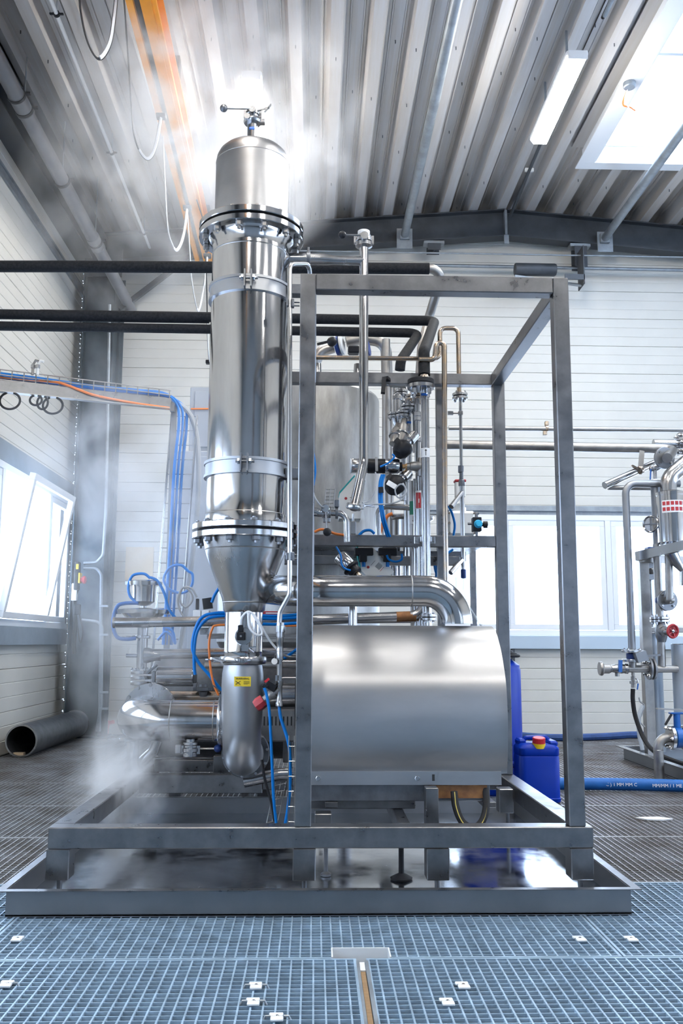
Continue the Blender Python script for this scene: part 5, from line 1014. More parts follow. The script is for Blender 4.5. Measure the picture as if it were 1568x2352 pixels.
# ---- corner column fittings
t = thing('conduit', 'pair of thin galvanized conduits with bends climbing the corner column', 'conduit', (-2.45, 10.70, 0))
for pts in ([(222, 1680), (232, 1620), (234, 1440), (226, 1428), (188, 1424)], [(228, 1680), (233, 1320), (222, 1305), (192, 1305)], [(192, 1294), (222, 1292), (237, 1275), (243, 1180), (252, 700)]): obj('tube', MB().pipe(ats(10.68, *pts), .019, .08, 10), 'galvanized', t)
for py in (1392, 1458, 1590, 1628): obj('clip', MB().box(at(238, py, 10.66)-Vector((.05, .01, .012)), at(238, py, 10.66)+Vector((.05, .03, .012)), .002), 'galvanized', t)
c = at(182, 1328, 10.6); t = thing('emergency_stop', 'black switch box with yellow rim and red mushroom button on the corner column', 'switch', c-Vector((0, 0, .15)))
obj('box', MB().box(c-Vector((.05, .05, .14)), c+Vector((.0, .06, .19)), .01), 'black_plastic', t); obj('yellow_plate', MB().box(c+Vector((.0, -.05, -.06)), c+Vector((.02, .05, .06)), .004).box(c+Vector((-.03, -.055, .10)), c+Vector((.0, -.05, .16)), .002), 'yellow_plastic', t); obj('red_button', MB().lathe(c+Vector((.02, 0, -.02)), (1, 0, 0), [(.03, 0), (.03, .02), (.045, .025), (.045, .05), (.03, .06)], 20), 'red_plastic', t)
t = thing('socket_box', 'small black socket boxes with cables below the emergency stop', 'box', at(178, 1410, 10.6)); c = at(178, 1400, 10.6); obj('box', MB().box(c-Vector((.03, .04, .06)), c+Vector((.03, .04, .06)), .006), 'black_plastic', t); obj('box_cover', MB().box(c+Vector((-.07, -.04, .1)), c+Vector((-.01, .03, .3)), .006), 'white_plastic', t)
cable('black_cable', 'black cable hanging down the corner column to the floor', 'cable', [at(178, 1345, 10.6), at(171, 1380, 10.6), at(173, 1430, 10.6), at(170, 1480, 10.6), at(171, 1502, 10.6)], .024, 'black_rubber')
cable('black_cable', 'thin black cable loop below the socket boxes', 'cable', [at(182, 1412, 10.6), at(190, 1450, 10.6), at(184, 1476, 10.6), at(178, 1440, 10.6), at(176, 1418, 10.6)], .008, 'black_rubber')
# floor items left
c0_ = at(48, 1712, 8.95); c1_ = at(172, 1670, 10.75); dd = (c1_-c0_).normalized()
c0_.z = .155; c1_.z = .155; dd = (c1_-c0_).normalized(); L = (c1_-c0_).length
t = thing('steel_tube', 'large open-ended steel tube lying on the grating along the left wall', 'tube', (c0_.x, c0_.y, 0)); obj('tube', MB().lathe(c0_, dd, [(.139, 0), (.152, 0), (.152, L), (.139, L), (.139, 0)], 44), 'steel_dark', t)
obj('rim', MB().lathe(c0_, dd, [(.1385, -.002), (.1535, -.002), (.1535, .006), (.1385, .006), (.1385, -.002)], 44), 'steel', t); obj('rim', MB().lathe(c1_, dd, [(.14, 0), (.16, 0), (.16, .012), (.14, .012), (.14, 0)], 44), 'steel', t); obj('residue', MB().obox(c0_+dd*.05+Vector((-.03, 0, -.125)), (1, 0, 0), dd, A, .05, .03, .012), 'cardboard', t, label='brown residue inside')
t = thing('red_hydrant', 'small red fitting standing on the floor by the corner column', 'fitting', atz(240, 1690, 0)); c = atz(240, 1690, 0); obj('body', MB().box(c+Vector((-.06, 0, 0)), c+Vector((.03, .08, .10)), .01).box(c+Vector((-.03, 0, .08)), c+Vector((.04, .07, .17)), .01).bar(c+Vector((.02, .02, .14)), c+Vector((.1, .02, .16)), .05, .04), 'red_plastic', t); obj('plate', MB().box(c+Vector((-.02, -.004, .12)), c+Vector((.01, 0, .15))), 'white_plastic', t)
# ================================================================== RIGHT BACKGROUND
t = thing('blue_jerrycan', 'bright blue plastic jerrycan with red screw cap on the grating by the frame', 'canister', (1.585, 6.57, 0))
def rsec(z, w, d, cx=1.585, cy=6.575, n=5, r=.045):
    out = []
    for sx, sy, a0 in ((1, 1, 0), (-1, 1, 90), (-1, -1, 180), (1, -1, 270)):
        for k in range(n): a = math.radians(a0+90*k/(n-1)); out.append((cx+sx*(w-r)+r*math.cos(a), cy+sy*(d-r)+r*math.sin(a), z))
    return out
secs = [(0, .135, .11), (.006, .145, .12), (.03, .148, .125), (.035, .143, .12), (.31, .143, .12), (.318, .139, .116), (.325, .143, .12), (.37, .143, .12), (.39, .13, .108), (.40, .11, .09)]
vs = []; [vs.extend(rsec(*s)) for s in secs]; m_ = 20
b = MB().add(vs, [(i*m_+j, i*m_+(j+1) % m_, (i+1)*m_+(j+1) % m_, (i+1)*m_+j) for i in range(len(secs)-1) for j in range(m_)]+[tuple(range(m_))[::-1], tuple((len(secs)-1)*m_+j for j in range(m_))])
obj('body', b, 'blue_plastic', t); obj('handle', MB().pipe([(1.50, 6.60, .385), (1.50, 6.60, .43), (1.68, 6.60, .435), (1.68, 6.60, .385)], .016, .03, 10), 'blue_plastic', t); obj('shoulder', MB().box((1.655, 6.48, .38), (1.72, 6.66, .42), .012), 'blue_plastic', t); obj('shoulder', MB().box((1.455, 6.55, .38), (1.51, 6.68, .425), .012), 'blue_plastic', t)
obj('collar', MB().lathe((1.585, 6.49, .395), (0, -.15, 1), [(.046, -.02), (.046, .012)], 24), 'yellow_plastic', t, label='yellow collar'); obj('screw_cap', MB().lathe((1.585, 6.488, .407), (0, -.15, 1), [(.045, 0), (.045, .034), (.04, .038)], 16), 'red_plastic', t, label='red screw cap', ang=20)
t = thing('blue_drum', 'tall bright blue plastic drum mostly hidden behind the cage post', 'drum', (1.33, 7.0, 0)); x = at(1197, 1650, 6.95).x-.245
obj('body', MB().lathe((x, 6.95, 0), A, [(.225, 0), (.24, .015), (.245, .05), (.245, .20), (.262, .215), (.262, .235), (.245, .25), (.242, .90), (.235, .915), (.235, .935), (.16, .99), (0, .995)], 44), 'blue_plastic', t)
for k, (r_, z_) in enumerate(((.17, 1.005), (.15, 1.03), (.12, 1.055), (.1, 1.09))): obj('hose_coil', MB().torus((x+.06, 6.95, z_), (.1*k, 0, 1), r_, .013, 28, 8), 'black_rubber', t)
t = thing('black_shadow_can', 'x', 'x'); bpy.data.objects.remove(t)
# hoses on the floor
hz = .05
pts = [atz(1215, 1800, hz), atz(1290, 1800, hz), atz(1400, 1801, hz), atz(1500, 1803, hz), atz(1640, 1807, hz)]
t = thing('blue_hose', 'thick blue industrial hose with white print lying across the grating', 'hose', pts[1]); obj('hose', MB().sweep(spline(pts, 6), .045, 20), 'blue_hose', t)
hh = pts[2]; dirx = (pts[4]-pts[2]).normalized()
for k, s in enumerate(['C ) 1 MM MM C', 'MM/MM / 1 ME', 'MMM MM 1 N', '/ 1ME MMM MM']):
    c = pts[2]+dirx*(.02+k*.33+.05)-Vector((0, .0452, -.004)); o = text(s, t, c, dirx, (0, .2, 1), .034, 'sticker_white')
pts = [atz(1180, 1688, .04), atz(1240, 1693, .04), atz(1300, 1694, .04), atz(1380, 1692, .04), atz(1450, 1688, .05), atz(1500, 1690, .05)]
cable('thin_blue_hose', 'thin dark blue hose lying along the foot of the back wall', 'hose', pts, .04, 'hose_cloth')
c = atz(1497, 1881, .003); b = MB().prism([(c.x-.10, c.y+.015), (c.x-.05, c.y+.035), (c.x+.06, c.y+.04), (c.x+.125, c.y-.02), (c.x+.05, c.y-.055), (c.x-.05, c.y-.04)], 'z', .002, .010); solo('white_shard', 'flat irregular white scrap lying on the grating at the right', 'scrap', b, 'lamp_housing')
c = atz(1487, 1803+6, 0); solo('paper_scrap', 'tiny beige scrap in front of the thick blue hose', 'scrap', MB().prism([(c.x-.03, c.y), (c.x+.02, c.y+.02), (c.x+.04, c.y-.01)], 'z', .001, .006), 'cardboard')
# right drip pan
t = thing('drip_pan', 'pale steel drip pan under the process rack at the right edge', 'drip pan', (3.0, 8.8, 0)); X0, X1, Y0, Y1 = 2.98, 5.2, 7.2, 8.85
obj('pan_floor', MB().box((X0, Y0, .003), (X1, Y1, .008)), 'steel_wet', t)
obj('pan_wall', MB().box((X0, Y0, 0), (X0+.004, Y1, .12)), 'steel_matt', t); obj('pan_wall', MB().box((X0+.004, Y1-.004, 0), (X1, Y1, .12)), 'steel_matt', t); obj('pan_wall', MB().box((X1-.004, Y0, 0), (X1, Y1-.004, .12)), 'steel_matt', t); obj('pan_wall', MB().box((X0+.004, Y0, 0), (X1-.004, Y0+.004, .12)), 'steel_matt', t)
lw = .06; ins = [(X0, Y0), (X1, Y0), (X1, Y1), (X0, Y1)]; ous = [(X0-lw, Y0-lw), (X1+lw, Y0-lw), (X1+lw, Y1+lw), (X0-lw, Y1+lw)]
for k in range(4): obj('rim', MB().prism([ins[k], ins[(k+1) % 4], ous[(k+1) % 4], ous[k]], 'z', .12, .125), 'steel', t)
Y = 8.6
# rack
t = thing('process_rack', 'dark steel rack with pale platform holding valves at the right edge', 'rack', at(1480, 1720, Y))
for px in (1479, 1640): a, b_ = at(px, 1286, Y), at(px, 1722, Y); obj('upright', MB().box((a.x-.045, Y, .012), (a.x+.045, Y+.09, a.z), .004), 'steel_dull', t)
a, b_ = at(1480, 1441, Y), at(1640, 1453, Y); obj('cross_rail', MB().box((a.x+.046, Y+.01, b_.z), (b_.x-.05, Y+.07, a.z), .004), 'steel_dull', t)
a = at(1463, 1278, Y-.15); b_ = at(1600, 1246, 7.7); obj('platform_edge', MB().bar(a, b_, .05, .085), 'steel', t); obj('platform_edge', MB().bar(a+Vector((.03, .0, -.02)), a+Vector((1.0, .3, -.02)), .05, .07), 'steel_dull', t)
t = thing('riser_pipe', 'grey pipe bending at the top and dropping to the flanged valve, right side', 'pipe', at(1447, 1490, Y-.2)); Yq = Y-.2
xx = at(1443, 1300, Yq).x; obj('tube', MB().pipe([(at(1560, 1111, Yq).x, Yq, at(1560, 1111, Yq).z), (xx, Yq, at(1440, 1111, Yq).z), (xx, Yq, at(1445, 1492, Yq).z)], .034, .10, 18), 'steel_matt', t)
zf = at(1451, 1496, Yq).z; obj('flange', MB().disc((xx, Yq, zf), A, .095, .022, 28), 'steel', t); obj('flange', MB().disc((xx, Yq, at(1451, 1517, Yq).z), A, .095, .022, 28), 'steel', t); obj('valve_disc', MB().disc((xx, Yq, at(1451, 1507, Yq).z), A, .055, .055, 24), 'navy_paint', t, label='navy valve body'); boltring(t, (xx, Yq, zf), A, .075, 4, .014, .02, 'steel', .5)
c = at(1471, 1508, Yq-.1); obj('gearbox', MB().obox(c, (1, 0, .3), (0, 1, 0), (-.3, 0, 1), .05, .04, .045), 'steel_matt', t); obj('lever', MB().bar(c, at(1516, 1504, Yq-.12), .018, .018), 'steel_matt', t)
# manifold
zq = at(1450, 1536, Yq).z
t = thing('manifold_pipe', 'horizontal manifold with hose coupling and blue-handled ball valve at the right', 'pipe', (xx, Yq, zq-.05))
P2 = lambda px: at(px, 1536, Yq).x
obj('tube', MB().sweep([(P2(1430), Yq, zq), (P2(1600), Yq, zq)], .034, 18).sweep([(xx, Yq, zq), (xx, Yq, zf)], .034, 16), 'steel_dull', t)
obj('ball_valve', MB().lathe((P2(1396), Yq, zq), (1, 0, 0), [(.036, 0), (.040, .01), (.040, .02), (.032, .03), (.042, .07), (.046, .12), (.042, .15), (.048, .16), (.048, .18), (.034, .19)], 10), 'steel', t); obj('coupling', MB().lathe((P2(1376), Yq, zq), (1, 0, 0), [(.030, 0), (.060, .0), (.066, .02), (.06, .03), (.045, .035), (.045, .09), (.038, .095)], 24), 'steel_dull', t)
obj('blue_handle', MB().bar((P2(1421), Yq-.05, zq+.08), (P2(1424)-.02, Yq-.05, zq-.03), .03, .03, (1, 0, 0)), 'blue_paint', t, label='blue lever handle'); obj('drain_port', MB().sweep([(P2(1416), Yq, zq-.04), (P2(1416), Yq, zq-.07)], .02, 10), 'steel', t)
for dx in (1490, 1499): obj('flange', MB().disc((P2(dx), Yq, zq), (1, 0, 0), .10, .02, 28), 'steel_matt', t)
boltring(t, (P2(1487), Yq, zq), (-1, 0, 0), .08, 4, .018, .02, 'steel', .5)
xs_ = at(1514, 1400, Yq).x
t = thing('valve_riser', 'vertical pipe with flange pair and dark red handwheel at the right edge', 'pipe', (xs_, Yq, zq+.05))
obj('tube', MB().sweep([(xs_, Yq, zq+.02), (xs_, Yq, at(1512, 1250, Yq).z)], .036, 18), 'steel_dull', t); c = Vector((xs_, Yq, at(1513, 1423, Yq).z)); flange_pair(t, c, A, .09, .022, .006, 4)
c = Vector((xs_, Yq-.02, at(1515, 1450, Yq).z)); obj('valve_body', MB().lathe(c+Vector((0, 0, .0)), (.35, -1, -.1), [(.045, -.04), (.055, 0), (.05, .05), (.03, .06), (.02, .11)], 18).lathe(c+Vector((0, 0, -.04)), A, [(.036, -.06), (.055, 0), (.055, .05), (.036, .12)], 16), 'steel_matt', t)
hc = c+Vector((.06, -.12, .0)); hw = obj('handwheel', MB().torus(hc, (.35, -1, -.1), .058, .011, 24, 8), 'red_paint', t, label='dark red handwheel'); b = MB()
for k in range(5): a = k*2*math.pi/5; b.bar(hc, hc+Vector((math.cos(a)*.055, .02*math.cos(a), math.sin(a)*.055)), .012, .01)
obj('spoke', b, 'red_paint', hw)['kind'] = 'stuff'; obj('hub', MB().ball(hc, .02, 12), 'steel', hw)
# flanged elbows
def felb(label, px, py, r, pts, Yq, rr=.034):
    c = at(px, py, Yq); t = thing('flanged_elbow', label, 'pipe fitting', c); obj('flange', MB().disc(c, (.1, -1, 0), r, .025, 32), 'steel_matt', t); boltring(t, c+Vector((0, -.0125, 0)), (0, -1, 0), r*.74, 4, r*.13, .012, 'steel', .5)
    obj('elbow', MB().pipe([c+Vector((0, .02, 0)), c+Vector((0, -.09, 0))]+ats(Yq-.09, *pts), rr, .08, 16), 'steel_dull', t); obj('back_flange', MB().disc(c+Vector((0, .05, 0)), (.1, -1, 0), r, .025, 32), 'navy_paint', t); return t
felb('pale flanged elbow rising to the platform below the red-label filter', 1532, 1379, .096, [(1537, 1379), (1535, 1266)], 8.35, .036); felb('rear flanged stub between the rack uprights', 1494, 1312, .085, [(1496, 1312)], 8.75, .03)
# cylinders: pale columns
def vcyl(label, px, y0, y1, r, Yq, m='steel', name='pale_column', cat='column'):
    a = at(px, y0, Yq); t = thing(name, label, cat, (a.x, Yq, at(px, y1, Yq).z)); obj('shell', MB().sweep([(a.x, Yq, at(px, y1, Yq).z), (a.x, Yq, a.z)], r, 28), m, t); obj('top_rim', MB().torus((a.x, Yq, a.z), A, r*.97, .006, 28, 6), 'steel', t); return t
vcyl('slim pale steel column beside the rack upright', 1500, 1455, 1726, .070, 8.75, 'pale_paint', name='pale_column'); vcyl('upper slim steel sleeve between the rack uprights', 1492, 1330, 1440, .042, 8.85, name='steel_sleeve', cat='sleeve')
vcyl('pale blue-grey tank cut by the right edge of the picture', 1592, 1480, 1720, .20, 8.45, 'pale_paint', 'pale_tank', 'tank')
# filter housing with red label
Yq = 8.3; c = at(1546, 1256, Yq); ztop = at(1546, 1132, Yq).z
t = thing('filter_housing', 'stainless filter housing with red and white label on the platform', 'filter', c); obj('shell', MB().lathe((c.x, Yq, c.z), A, [(.13, 0), (.13, .02), (.115, .03), (.135, .04), (.135, ztop-c.z-.03), (.14, ztop-c.z-.03), (.14, ztop-c.z), (.075, ztop-c.z+.02)], 36), 'steel_polished', t)
obj('top_bend', MB().pipe([(c.x-.02, Yq, ztop), (c.x-.02, Yq, ztop+.14), (c.x+.25, Yq, ztop+.36)], .075, .15, 24), 'steel', t)
w_ = wrap(t, (c.x, Yq, at(1546, 1167, Yq).z), A, .136, .115, 210, 330, 'sticker_white', 'label_plate')
for k in range(7): wrap(w_, (c.x, Yq, at(1546, 1160, Yq).z), A, .1375, .035, 214+k*16, 226+k*16, 'sticker_red', 'red_field', seg=3); wrap(w_, (c.x, Yq, at(1546, 1173, Yq).z), A, .1375, .035, 214+k*16, 226+k*16, 'sticker_red', 'red_field', seg=3)
obj('discharge_cone', MB().sweep(ats(8.2, (1542, 1270), (1552, 1290), (1566, 1310)), [.06, .05, .025], 20).sweep(ats(8.2, (1566, 1310), (1566, 1345)), .02, 10), 'steel', t)
# steel handwheel valve
a = at(1505, 1205, 8.45); t = thing('handwheel_valve', 'vertical pipe with polished spoked handwheel at the left side of the filter', 'valve', at(1508, 1250, 8.45)); obj('tube', MB().sweep([(a.x+.012, 8.45, at(1508, 1262, 8.45).z), (a.x+.012, 8.45, at(1504, 1112, 8.45).z)], .042, 18), 'steel_matt', t)
hc = at(1494, 1204, 8.35); dv = Vector((-.75, -.65, .05)); obj('handwheel', MB().torus(hc, dv, .075, .009, 28, 8), 'steel_polished', t); obj('spoke', MB().bar(hc-Vector((0, 0, .07)), hc+Vector((0, 0, .07)), .012, .012).bar(hc-Vector((.05, -.055, 0)), hc+Vector((.05, -.055, 0)), .012, .012), 'steel_dark', t); obj('stem', MB().sweep([hc, hc-dv*.12, hc-dv*.121, hc-dv*.2], [.012, .012, .025, .025], 10), 'steel', t); obj('blue_flange', MB().box(at(1503, 1262, 8.4)-Vector((.08, .05, .025)), at(1503, 1262, 8.4)+Vector((.06, .05, .02)), .005), 'navy_paint', t)
# top horizontal pipes
t = pipe_thing('long_pipe', 'thin dark horizontal pipe crossing the back wall, upper of two', 'pipe', ats(9.3, (1030, 983), (1640, 988)), .026, 'steel_dull'); c = at(1255, 984, 9.3); obj('hanger_clamp', MB().disc(c, (1, 0, 0), .034, .03, 18).box(c+Vector((-.02, -.02, .03)), c+Vector((.02, .02, .075)), .004).box(c+Vector((-.04, -.02, -.075)), c+Vector((-.0, .02, -.03)), .004), 'steel_heat_tinted', t)
t = pipe_thing('long_pipe', 'thick pale horizontal pipe crossing the back wall with an elbow at its right end', 'pipe', [at(1000, 1021, 9.0), at(1548, 1031, 8.6), at(1532, 1052, 8.3)], .048, 'steel_dull', .08)
c = at(1525, 1052, 8.42); t = thing('flange_disc', 'round flange where the thick pale pipe turns to the equipment', 'flange', c); obj('disc', MB().disc(c, (.2, -1, -.1), .105, .03, 32), 'steel_matt', t); boltring(t, c+Vector((0, -.018, 0)), (0, -1, 0), .075, 4, .016, .016, 'steel', .5)
c = at(1562, 1020, 8.8); t = thing('flange_disc', 'upright flange pair cut by the right edge above the filter', 'flange', c); obj('disc', MB().disc(c, (1, 0, 0), .12, .03, 32), 'steel', t); obj('disc', MB().disc(c+Vector((.04, 0, 0)), (1, 0, 0), .12, .03, 32), 'steel_dark', t); boltring(t, c-Vector((.015, 0, 0)), (-1, 0, 0), .09, 6, .018, .02); obj('stub', MB().sweep([at(1500, 1019, 8.8), c], .045, 16), 'steel', t)
a, b_ = at(1388, 1115, 8.5), at(1512, 1060, 8.75); t = thing('slanted_tube', 'open polished tube slanting down to the left under the thick pale pipe', 'pipe', a); d = (b_-a).normalized(); obj('tube', MB().lathe(a, d, [(.028, 0), (.036, 0), (.036, (b_-a).length)], 22), 'steel_polished', t)
c = at(1470, 1080, 8.62); obj('clamp', MB().disc(c, d, .042, .03, 18).bar(c, c+Vector((-.09, -.02, .04)), .02, .02), 'steel_heat_tinted', t); obj('hanger', MB().bar(at(1474, 1035, 8.62), c, .05, .006), 'steel_dull', t)
t = pipe_thing('dark_pipe', 'thin dark horizontal pipe below the slanted tube', 'pipe', ats(8.6, (1396, 1120), (1520, 1121)), .024, 'steel_dull'); obj('elbow', MB().sweep(ats(8.9, (1518, 1121), (1523, 1130)), .03, 10), 'steel_dark', t)
c = at(1503, 1075, 8.5); t = thing('small_ball_valve', 'small ball valve with blue lever under the slanted tube', 'valve', c); obj('body', MB().lathe(c, (1, 0, .2), [(.02, -.05), (.03, -.04), (.03, -.01), (.035, 0), (.03, .03), (.02, .06)], 10).sweep([c, c-Vector((0, 0, .11))], .018, 10), 'steel', t); obj('lever', MB().bar(c+Vector((-.05, -.03, -.02)), c+Vector((-.06, -.03, -.12)), .012, .01, (1, 0, 0)), 'blue_paint', t)
# blue butterfly valve and floor elbow
t = thing('butterfly_valve', 'bright blue butterfly valve with pale flanges and black lever plate at the right edge', 'valve', at(1555, 1720, 7.6)); c = at(1556, 1694, 7.6)
obj('left_flange', MB().disc(c-Vector((.055, 0, 0)), (1, 0, 0), .10, .03, 32), 'steel', t); obj('right_flange', MB().disc(c+Vector((.055, 0, 0)), (1, 0, 0), .10, .03, 32), 'steel', t); obj('valve_body', MB().disc(c, (1, 0, 0), .085, .06, 28).sweep([c, c+Vector((0, 0, .20))], .028, 14).box(c+Vector((-.06, -.03, .19)), c+Vector((.05, .03, .205)), .004), 'blue_paint', t, label='bright blue valve body'); boltring(t, c-Vector((.07, 0, 0)), (-1, 0, 0), .085, 6, .013, .02)
obj('lever_plate', MB().bar(c+Vector((-.17, -.01, .235)), c+Vector((.04, -.01, .225)), .05, .012), 'steel_dull', t); obj('lever', MB().bar(c+Vector((-.06, -.04, .19)), c+Vector((-.13, -.08, .11)), .016, .012), 'black_plastic', t)
t = thing('floor_elbow_pipe', 'steel elbow pipe dropping from the blue valve to the floor beside the pan', 'pipe', (at(1512, 1780, 7.6).x, 7.6, 0)); xe = at(1512, 1740, 7.6).x
obj('tube', MB().pipe([c-Vector((.06, 0, 0)), (xe, 7.6, c.z), (xe, 7.6, .0)], .040, .09, 20), 'steel_dull', t); obj('weld_ring', MB().torus((xe, 7.6, c.z-.10), A, .040, .002, 24, 6), 'steel', t)
cable('striped_black_hose', 'black hose with yellow stripe curving from the manifold down into the right pan', 'hose', [at(1453, 1582, 8.4), at(1453, 1610, 8.4), at(1460, 1650, 8.4), at(1480, 1700, 8.3), at(1505, 1728, 8.1), at(1540, 1745, 7.9), at(1600, 1765, 7.7)], .021, 'black_rubber')
t = thing('drain_valve', 'small brass-toned drain valve with blue lever under the manifold', 'valve', at(1453, 1575, 8.4)); obj('body', MB().sweep(ats(8.4, (1453, 1542), (1453, 1552), (1453.2, 1553), (1453.4, 1563), (1453.5, 1564), (1453.6, 1570), (1453.7, 1571), (1454, 1580)), [.014, .014, .02, .02, .032, .032, .02, .02], 10), 'steel_dull', t); obj('lever', MB().pipe(ats(8.35, (1456, 1557), (1462, 1558), (1465, 1568)), .006, .02, 8), 'steel', t); obj('blue_grip', MB().bar(at(1465, 1570, 8.35), at(1463, 1584, 8.35), .012, .01, (1, 0, 0)), 'blue_paint', t)
cable('clear_hose', 'pale translucent hose hanging along the rack upright', 'hose', [at(1476, 1620, 8.5), at(1468, 1640, 8.5), at(1466, 1665, 8.5), at(1468, 1690, 8.5), at(1475, 1722, 8.5)], .02, 'clear_tube'); cable('signal_cable', 'thin grey cable hooked to the right rack upright', 'cable', [at(1467, 1602, 8.5), at(1470, 1612, 8.5), at(1479, 1620, 8.5), at(1474, 1640, 8.5), at(1468, 1655, 8.5), at(1480, 1670, 8.5)], .007, 'grey_cable')
# slotted rail under the back window
a = at(1180, 1490, 11.1); solo('slotted_rail', 'short slotted steel rail on the back wall under the window', 'rail', MB().box((a.x-.03, 11.10, .4), (a.x+.01, 11.14, 1.03), .003), 'galvanized_dark')
# ================================================================== UNDER THE ROOF
# grey drain pipe along the left eaves
p0 = atx(-20, 112, -2.62); p1 = at(302, 712, 11.1); d = (p1-p0).normalized(); pb = p0-d*5
t = thing('drain_pipe', 'grey plastic drain pipe hung along the left eaves', 'pipe', p1); obj('tube', MB().sweep([pb, p1], .068, 24), 'pvc_grey', t)
def on(px):  # point of the pipe under a picture column
    best = min(range(400), key=lambda k: abs(pxof(p0+(p1-p0)*(k/399))-px)); return p0+(p1-p0)*(best/399)
def pxof(p): v = Vector(p)-O3; c = _x*v.x+_dy*v.y+_n*v.z; return CX+FPX*c.x/c.z
for px in (47, 218): c = on(px); obj('socket', MB().lathe(c, d, [(.068, -.12), (.074, -.115), (.074, .10), (.078, .105), (.078, .13), (.068, .135)], 24), 'pvc_grey', t)
for px in (38, 55, 143, 218):
    c = on(px); k = obj('pipe_ring', MB().lathe(c, d, [(.07, -.014), (.081, -.014), (.081, .014), (.07, .014)], 24).box(c+Vector((.075, -.015, .01)), c+Vector((.12, .015, .03)), .003), 'black_plastic', t)
    if px != 38: obj('hanger_rod', MB().sweep([c+Vector((0, 0, .08)), Vector((c.x, c.y, roofz(c.x)-.0))], .006, 6), 'galvanized', k)
# thin conduit with clamps
a = atz(105, -30, 6.02); b_ = atz(372, 640, 6.02); t = thing('thin_conduit', 'thin pale conduit hung under the roof right of the drain pipe', 'conduit', b_); obj('tube', MB().sweep([a-(b_-a)*.5, b_], .016, 10), 'white_plastic', t)
for s_ in (130, 257, 330): 
    k = min(range(300), key=lambda k: abs(pxof(a+(b_-a)*(k/299))-s_)); c = a+(b_-a)*(k/299); kk = obj('clamp', MB().lathe(c, (b_-a), [(.016, -.012), (.026, -.012), (.026, .012), (.016, .012)], 12).box(c+Vector((-.055, -.01, -.006)), c+Vector((.055, .01, .006)), .002), 'black_plastic', t); obj('hanger_rod', MB().sweep([c, Vector((c.x, c.y, roofz(c.x)))], .005, 6), 'galvanized', kk)
# bracing tubes
for x, lab in ((1.10, 'round galvanized bracing tube under the roof, left of two'), (3.65, 'round galvanized bracing tube crossing below the skylight')):
    t = thing('bracing_tube', lab, 'tube', (x, 10.9, 6.2)); obj('tube', MB().sweep([(x, YF+.1, 6.2), (x, 10.80, 6.2)], .05, 20), 'galvanized', t); obj('end_plate', MB().box((x-.06, 10.78, 6.14), (x+.06, 10.82, 6.26), .003), 'galvanized', t)
# orange crane rail
xa = -1.30
t = thing('crane_rail', 'orange painted crane rail running lengthwise under the roof', 'rail', (xa, 10.6, 5.8))
ya, yb = YF+.2, 10.8
ra, rb = atz(357, 0, 5.8), atz(487, 590, 5.8); kx = (rb.x-ra.x)/(rb.y-ra.y); X_ = lambda y: ra.x+(y-ra.y)*kx
def strip(name, dx0, dx1, z0, z1, m, **k): return obj(name, MB().prism([(X_(ya)-dx0, ya), (X_(yb)-dx0, yb), (X_(yb)-dx1, yb), (X_(ya)-dx1, ya)], 'z', z0, z1), m, t, smooth=False, **k)
strip('bottom_flange', 0, .12, 5.80, 5.815, 'orange_paint'); strip('web', .055, .067, 5.815, 6.05, 'orange_paint'); strip('top_flange', 0, .12, 6.05, 6.065, 'orange_paint')
strip('flange_lip', .0, .012, 5.815, 5.84, 'orange_paint'); strip('flange_lip', .035, .045, 5.79, 5.80, 'orange_paint'); strip('gap_shade_strip', .122, .17, 5.84, 5.92, 'black_plastic', label='black strip standing in for the shaded gap'); strip('side_profile', .172, .225, 5.80, 5.86, 'orange_paint')  # black strip paints in the shaded gap between the orange profiles
for y in (4.5, 7.5, 10.3): obj('hanger', MB().box((X_(y)-.11, y, 6.065), (X_(y)-.01, y+.08, roofz(X_(y))), .003), 'galvanized_dark', t)
# festoon cables
fz = 5.82
fest = [([(190, -80), (183, 0), (196, 80), (215, 125), (232, 134), (252, 100), (262, 40), (272, -60)], 6.0), ([(285, 0), (292, 100), (302, 250), (308, 310), (322, 350), (340, 366), (356, 340), (370, 270)], 7.0), ([(372, 270), (378, 400), (385, 520), (396, 562), (406, 575), (420, 545), (430, 480)], 8.2), ([(430, 480), (436, 580), (440, 640), (450, 700), (457, 712), (468, 660), (476, 590)], 9.2), ([(468, 520), (474, 640), (476, 740), (478, 800), (481, 834)], 9.4)]
for i, (pts, Yq) in enumerate(fest):
    lab = ['nearest and largest loop of flat festoon cable at the top edge', 'second festoon cable loop hanging beside the orange rail', 'third festoon cable loop in the steam beside the orange rail', 'fourth festoon cable loop low beside the column', 'last hanging end of the festoon cable beside the column'][i]
    pp = [at(px, py, Yq-.25+.5*k/len(pts)) for k, (px, py) in enumerate(pts)]
    if i == 4: pp = [Vector((X_(9.2)-.03, 9.2, 5.802))]+pp
    p = spline(pp, 6); t = thing('festoon_cable', lab, 'cable', p[0], None); h_ = len(p)*5//9
    obj('cable', MB().sweep(p, .015, 8, flat=(1, .45)), 'black_plastic' if i in (0, 1, 4) else 'grey_cable', t)
    obj('cable_face', MB().sweep([q_+Vector((.004, -.014, 0)) for q_ in p[h_:]], .013, 8, flat=(1, .4)), 'white_cable', t, label='pale face of the flat cable'); obj('trolley', MB().box(p[-1]+Vector((-.04, -.03, -.01)), p[-1]+Vector((.04, .03, .03)), .005), 'black_plastic', t)
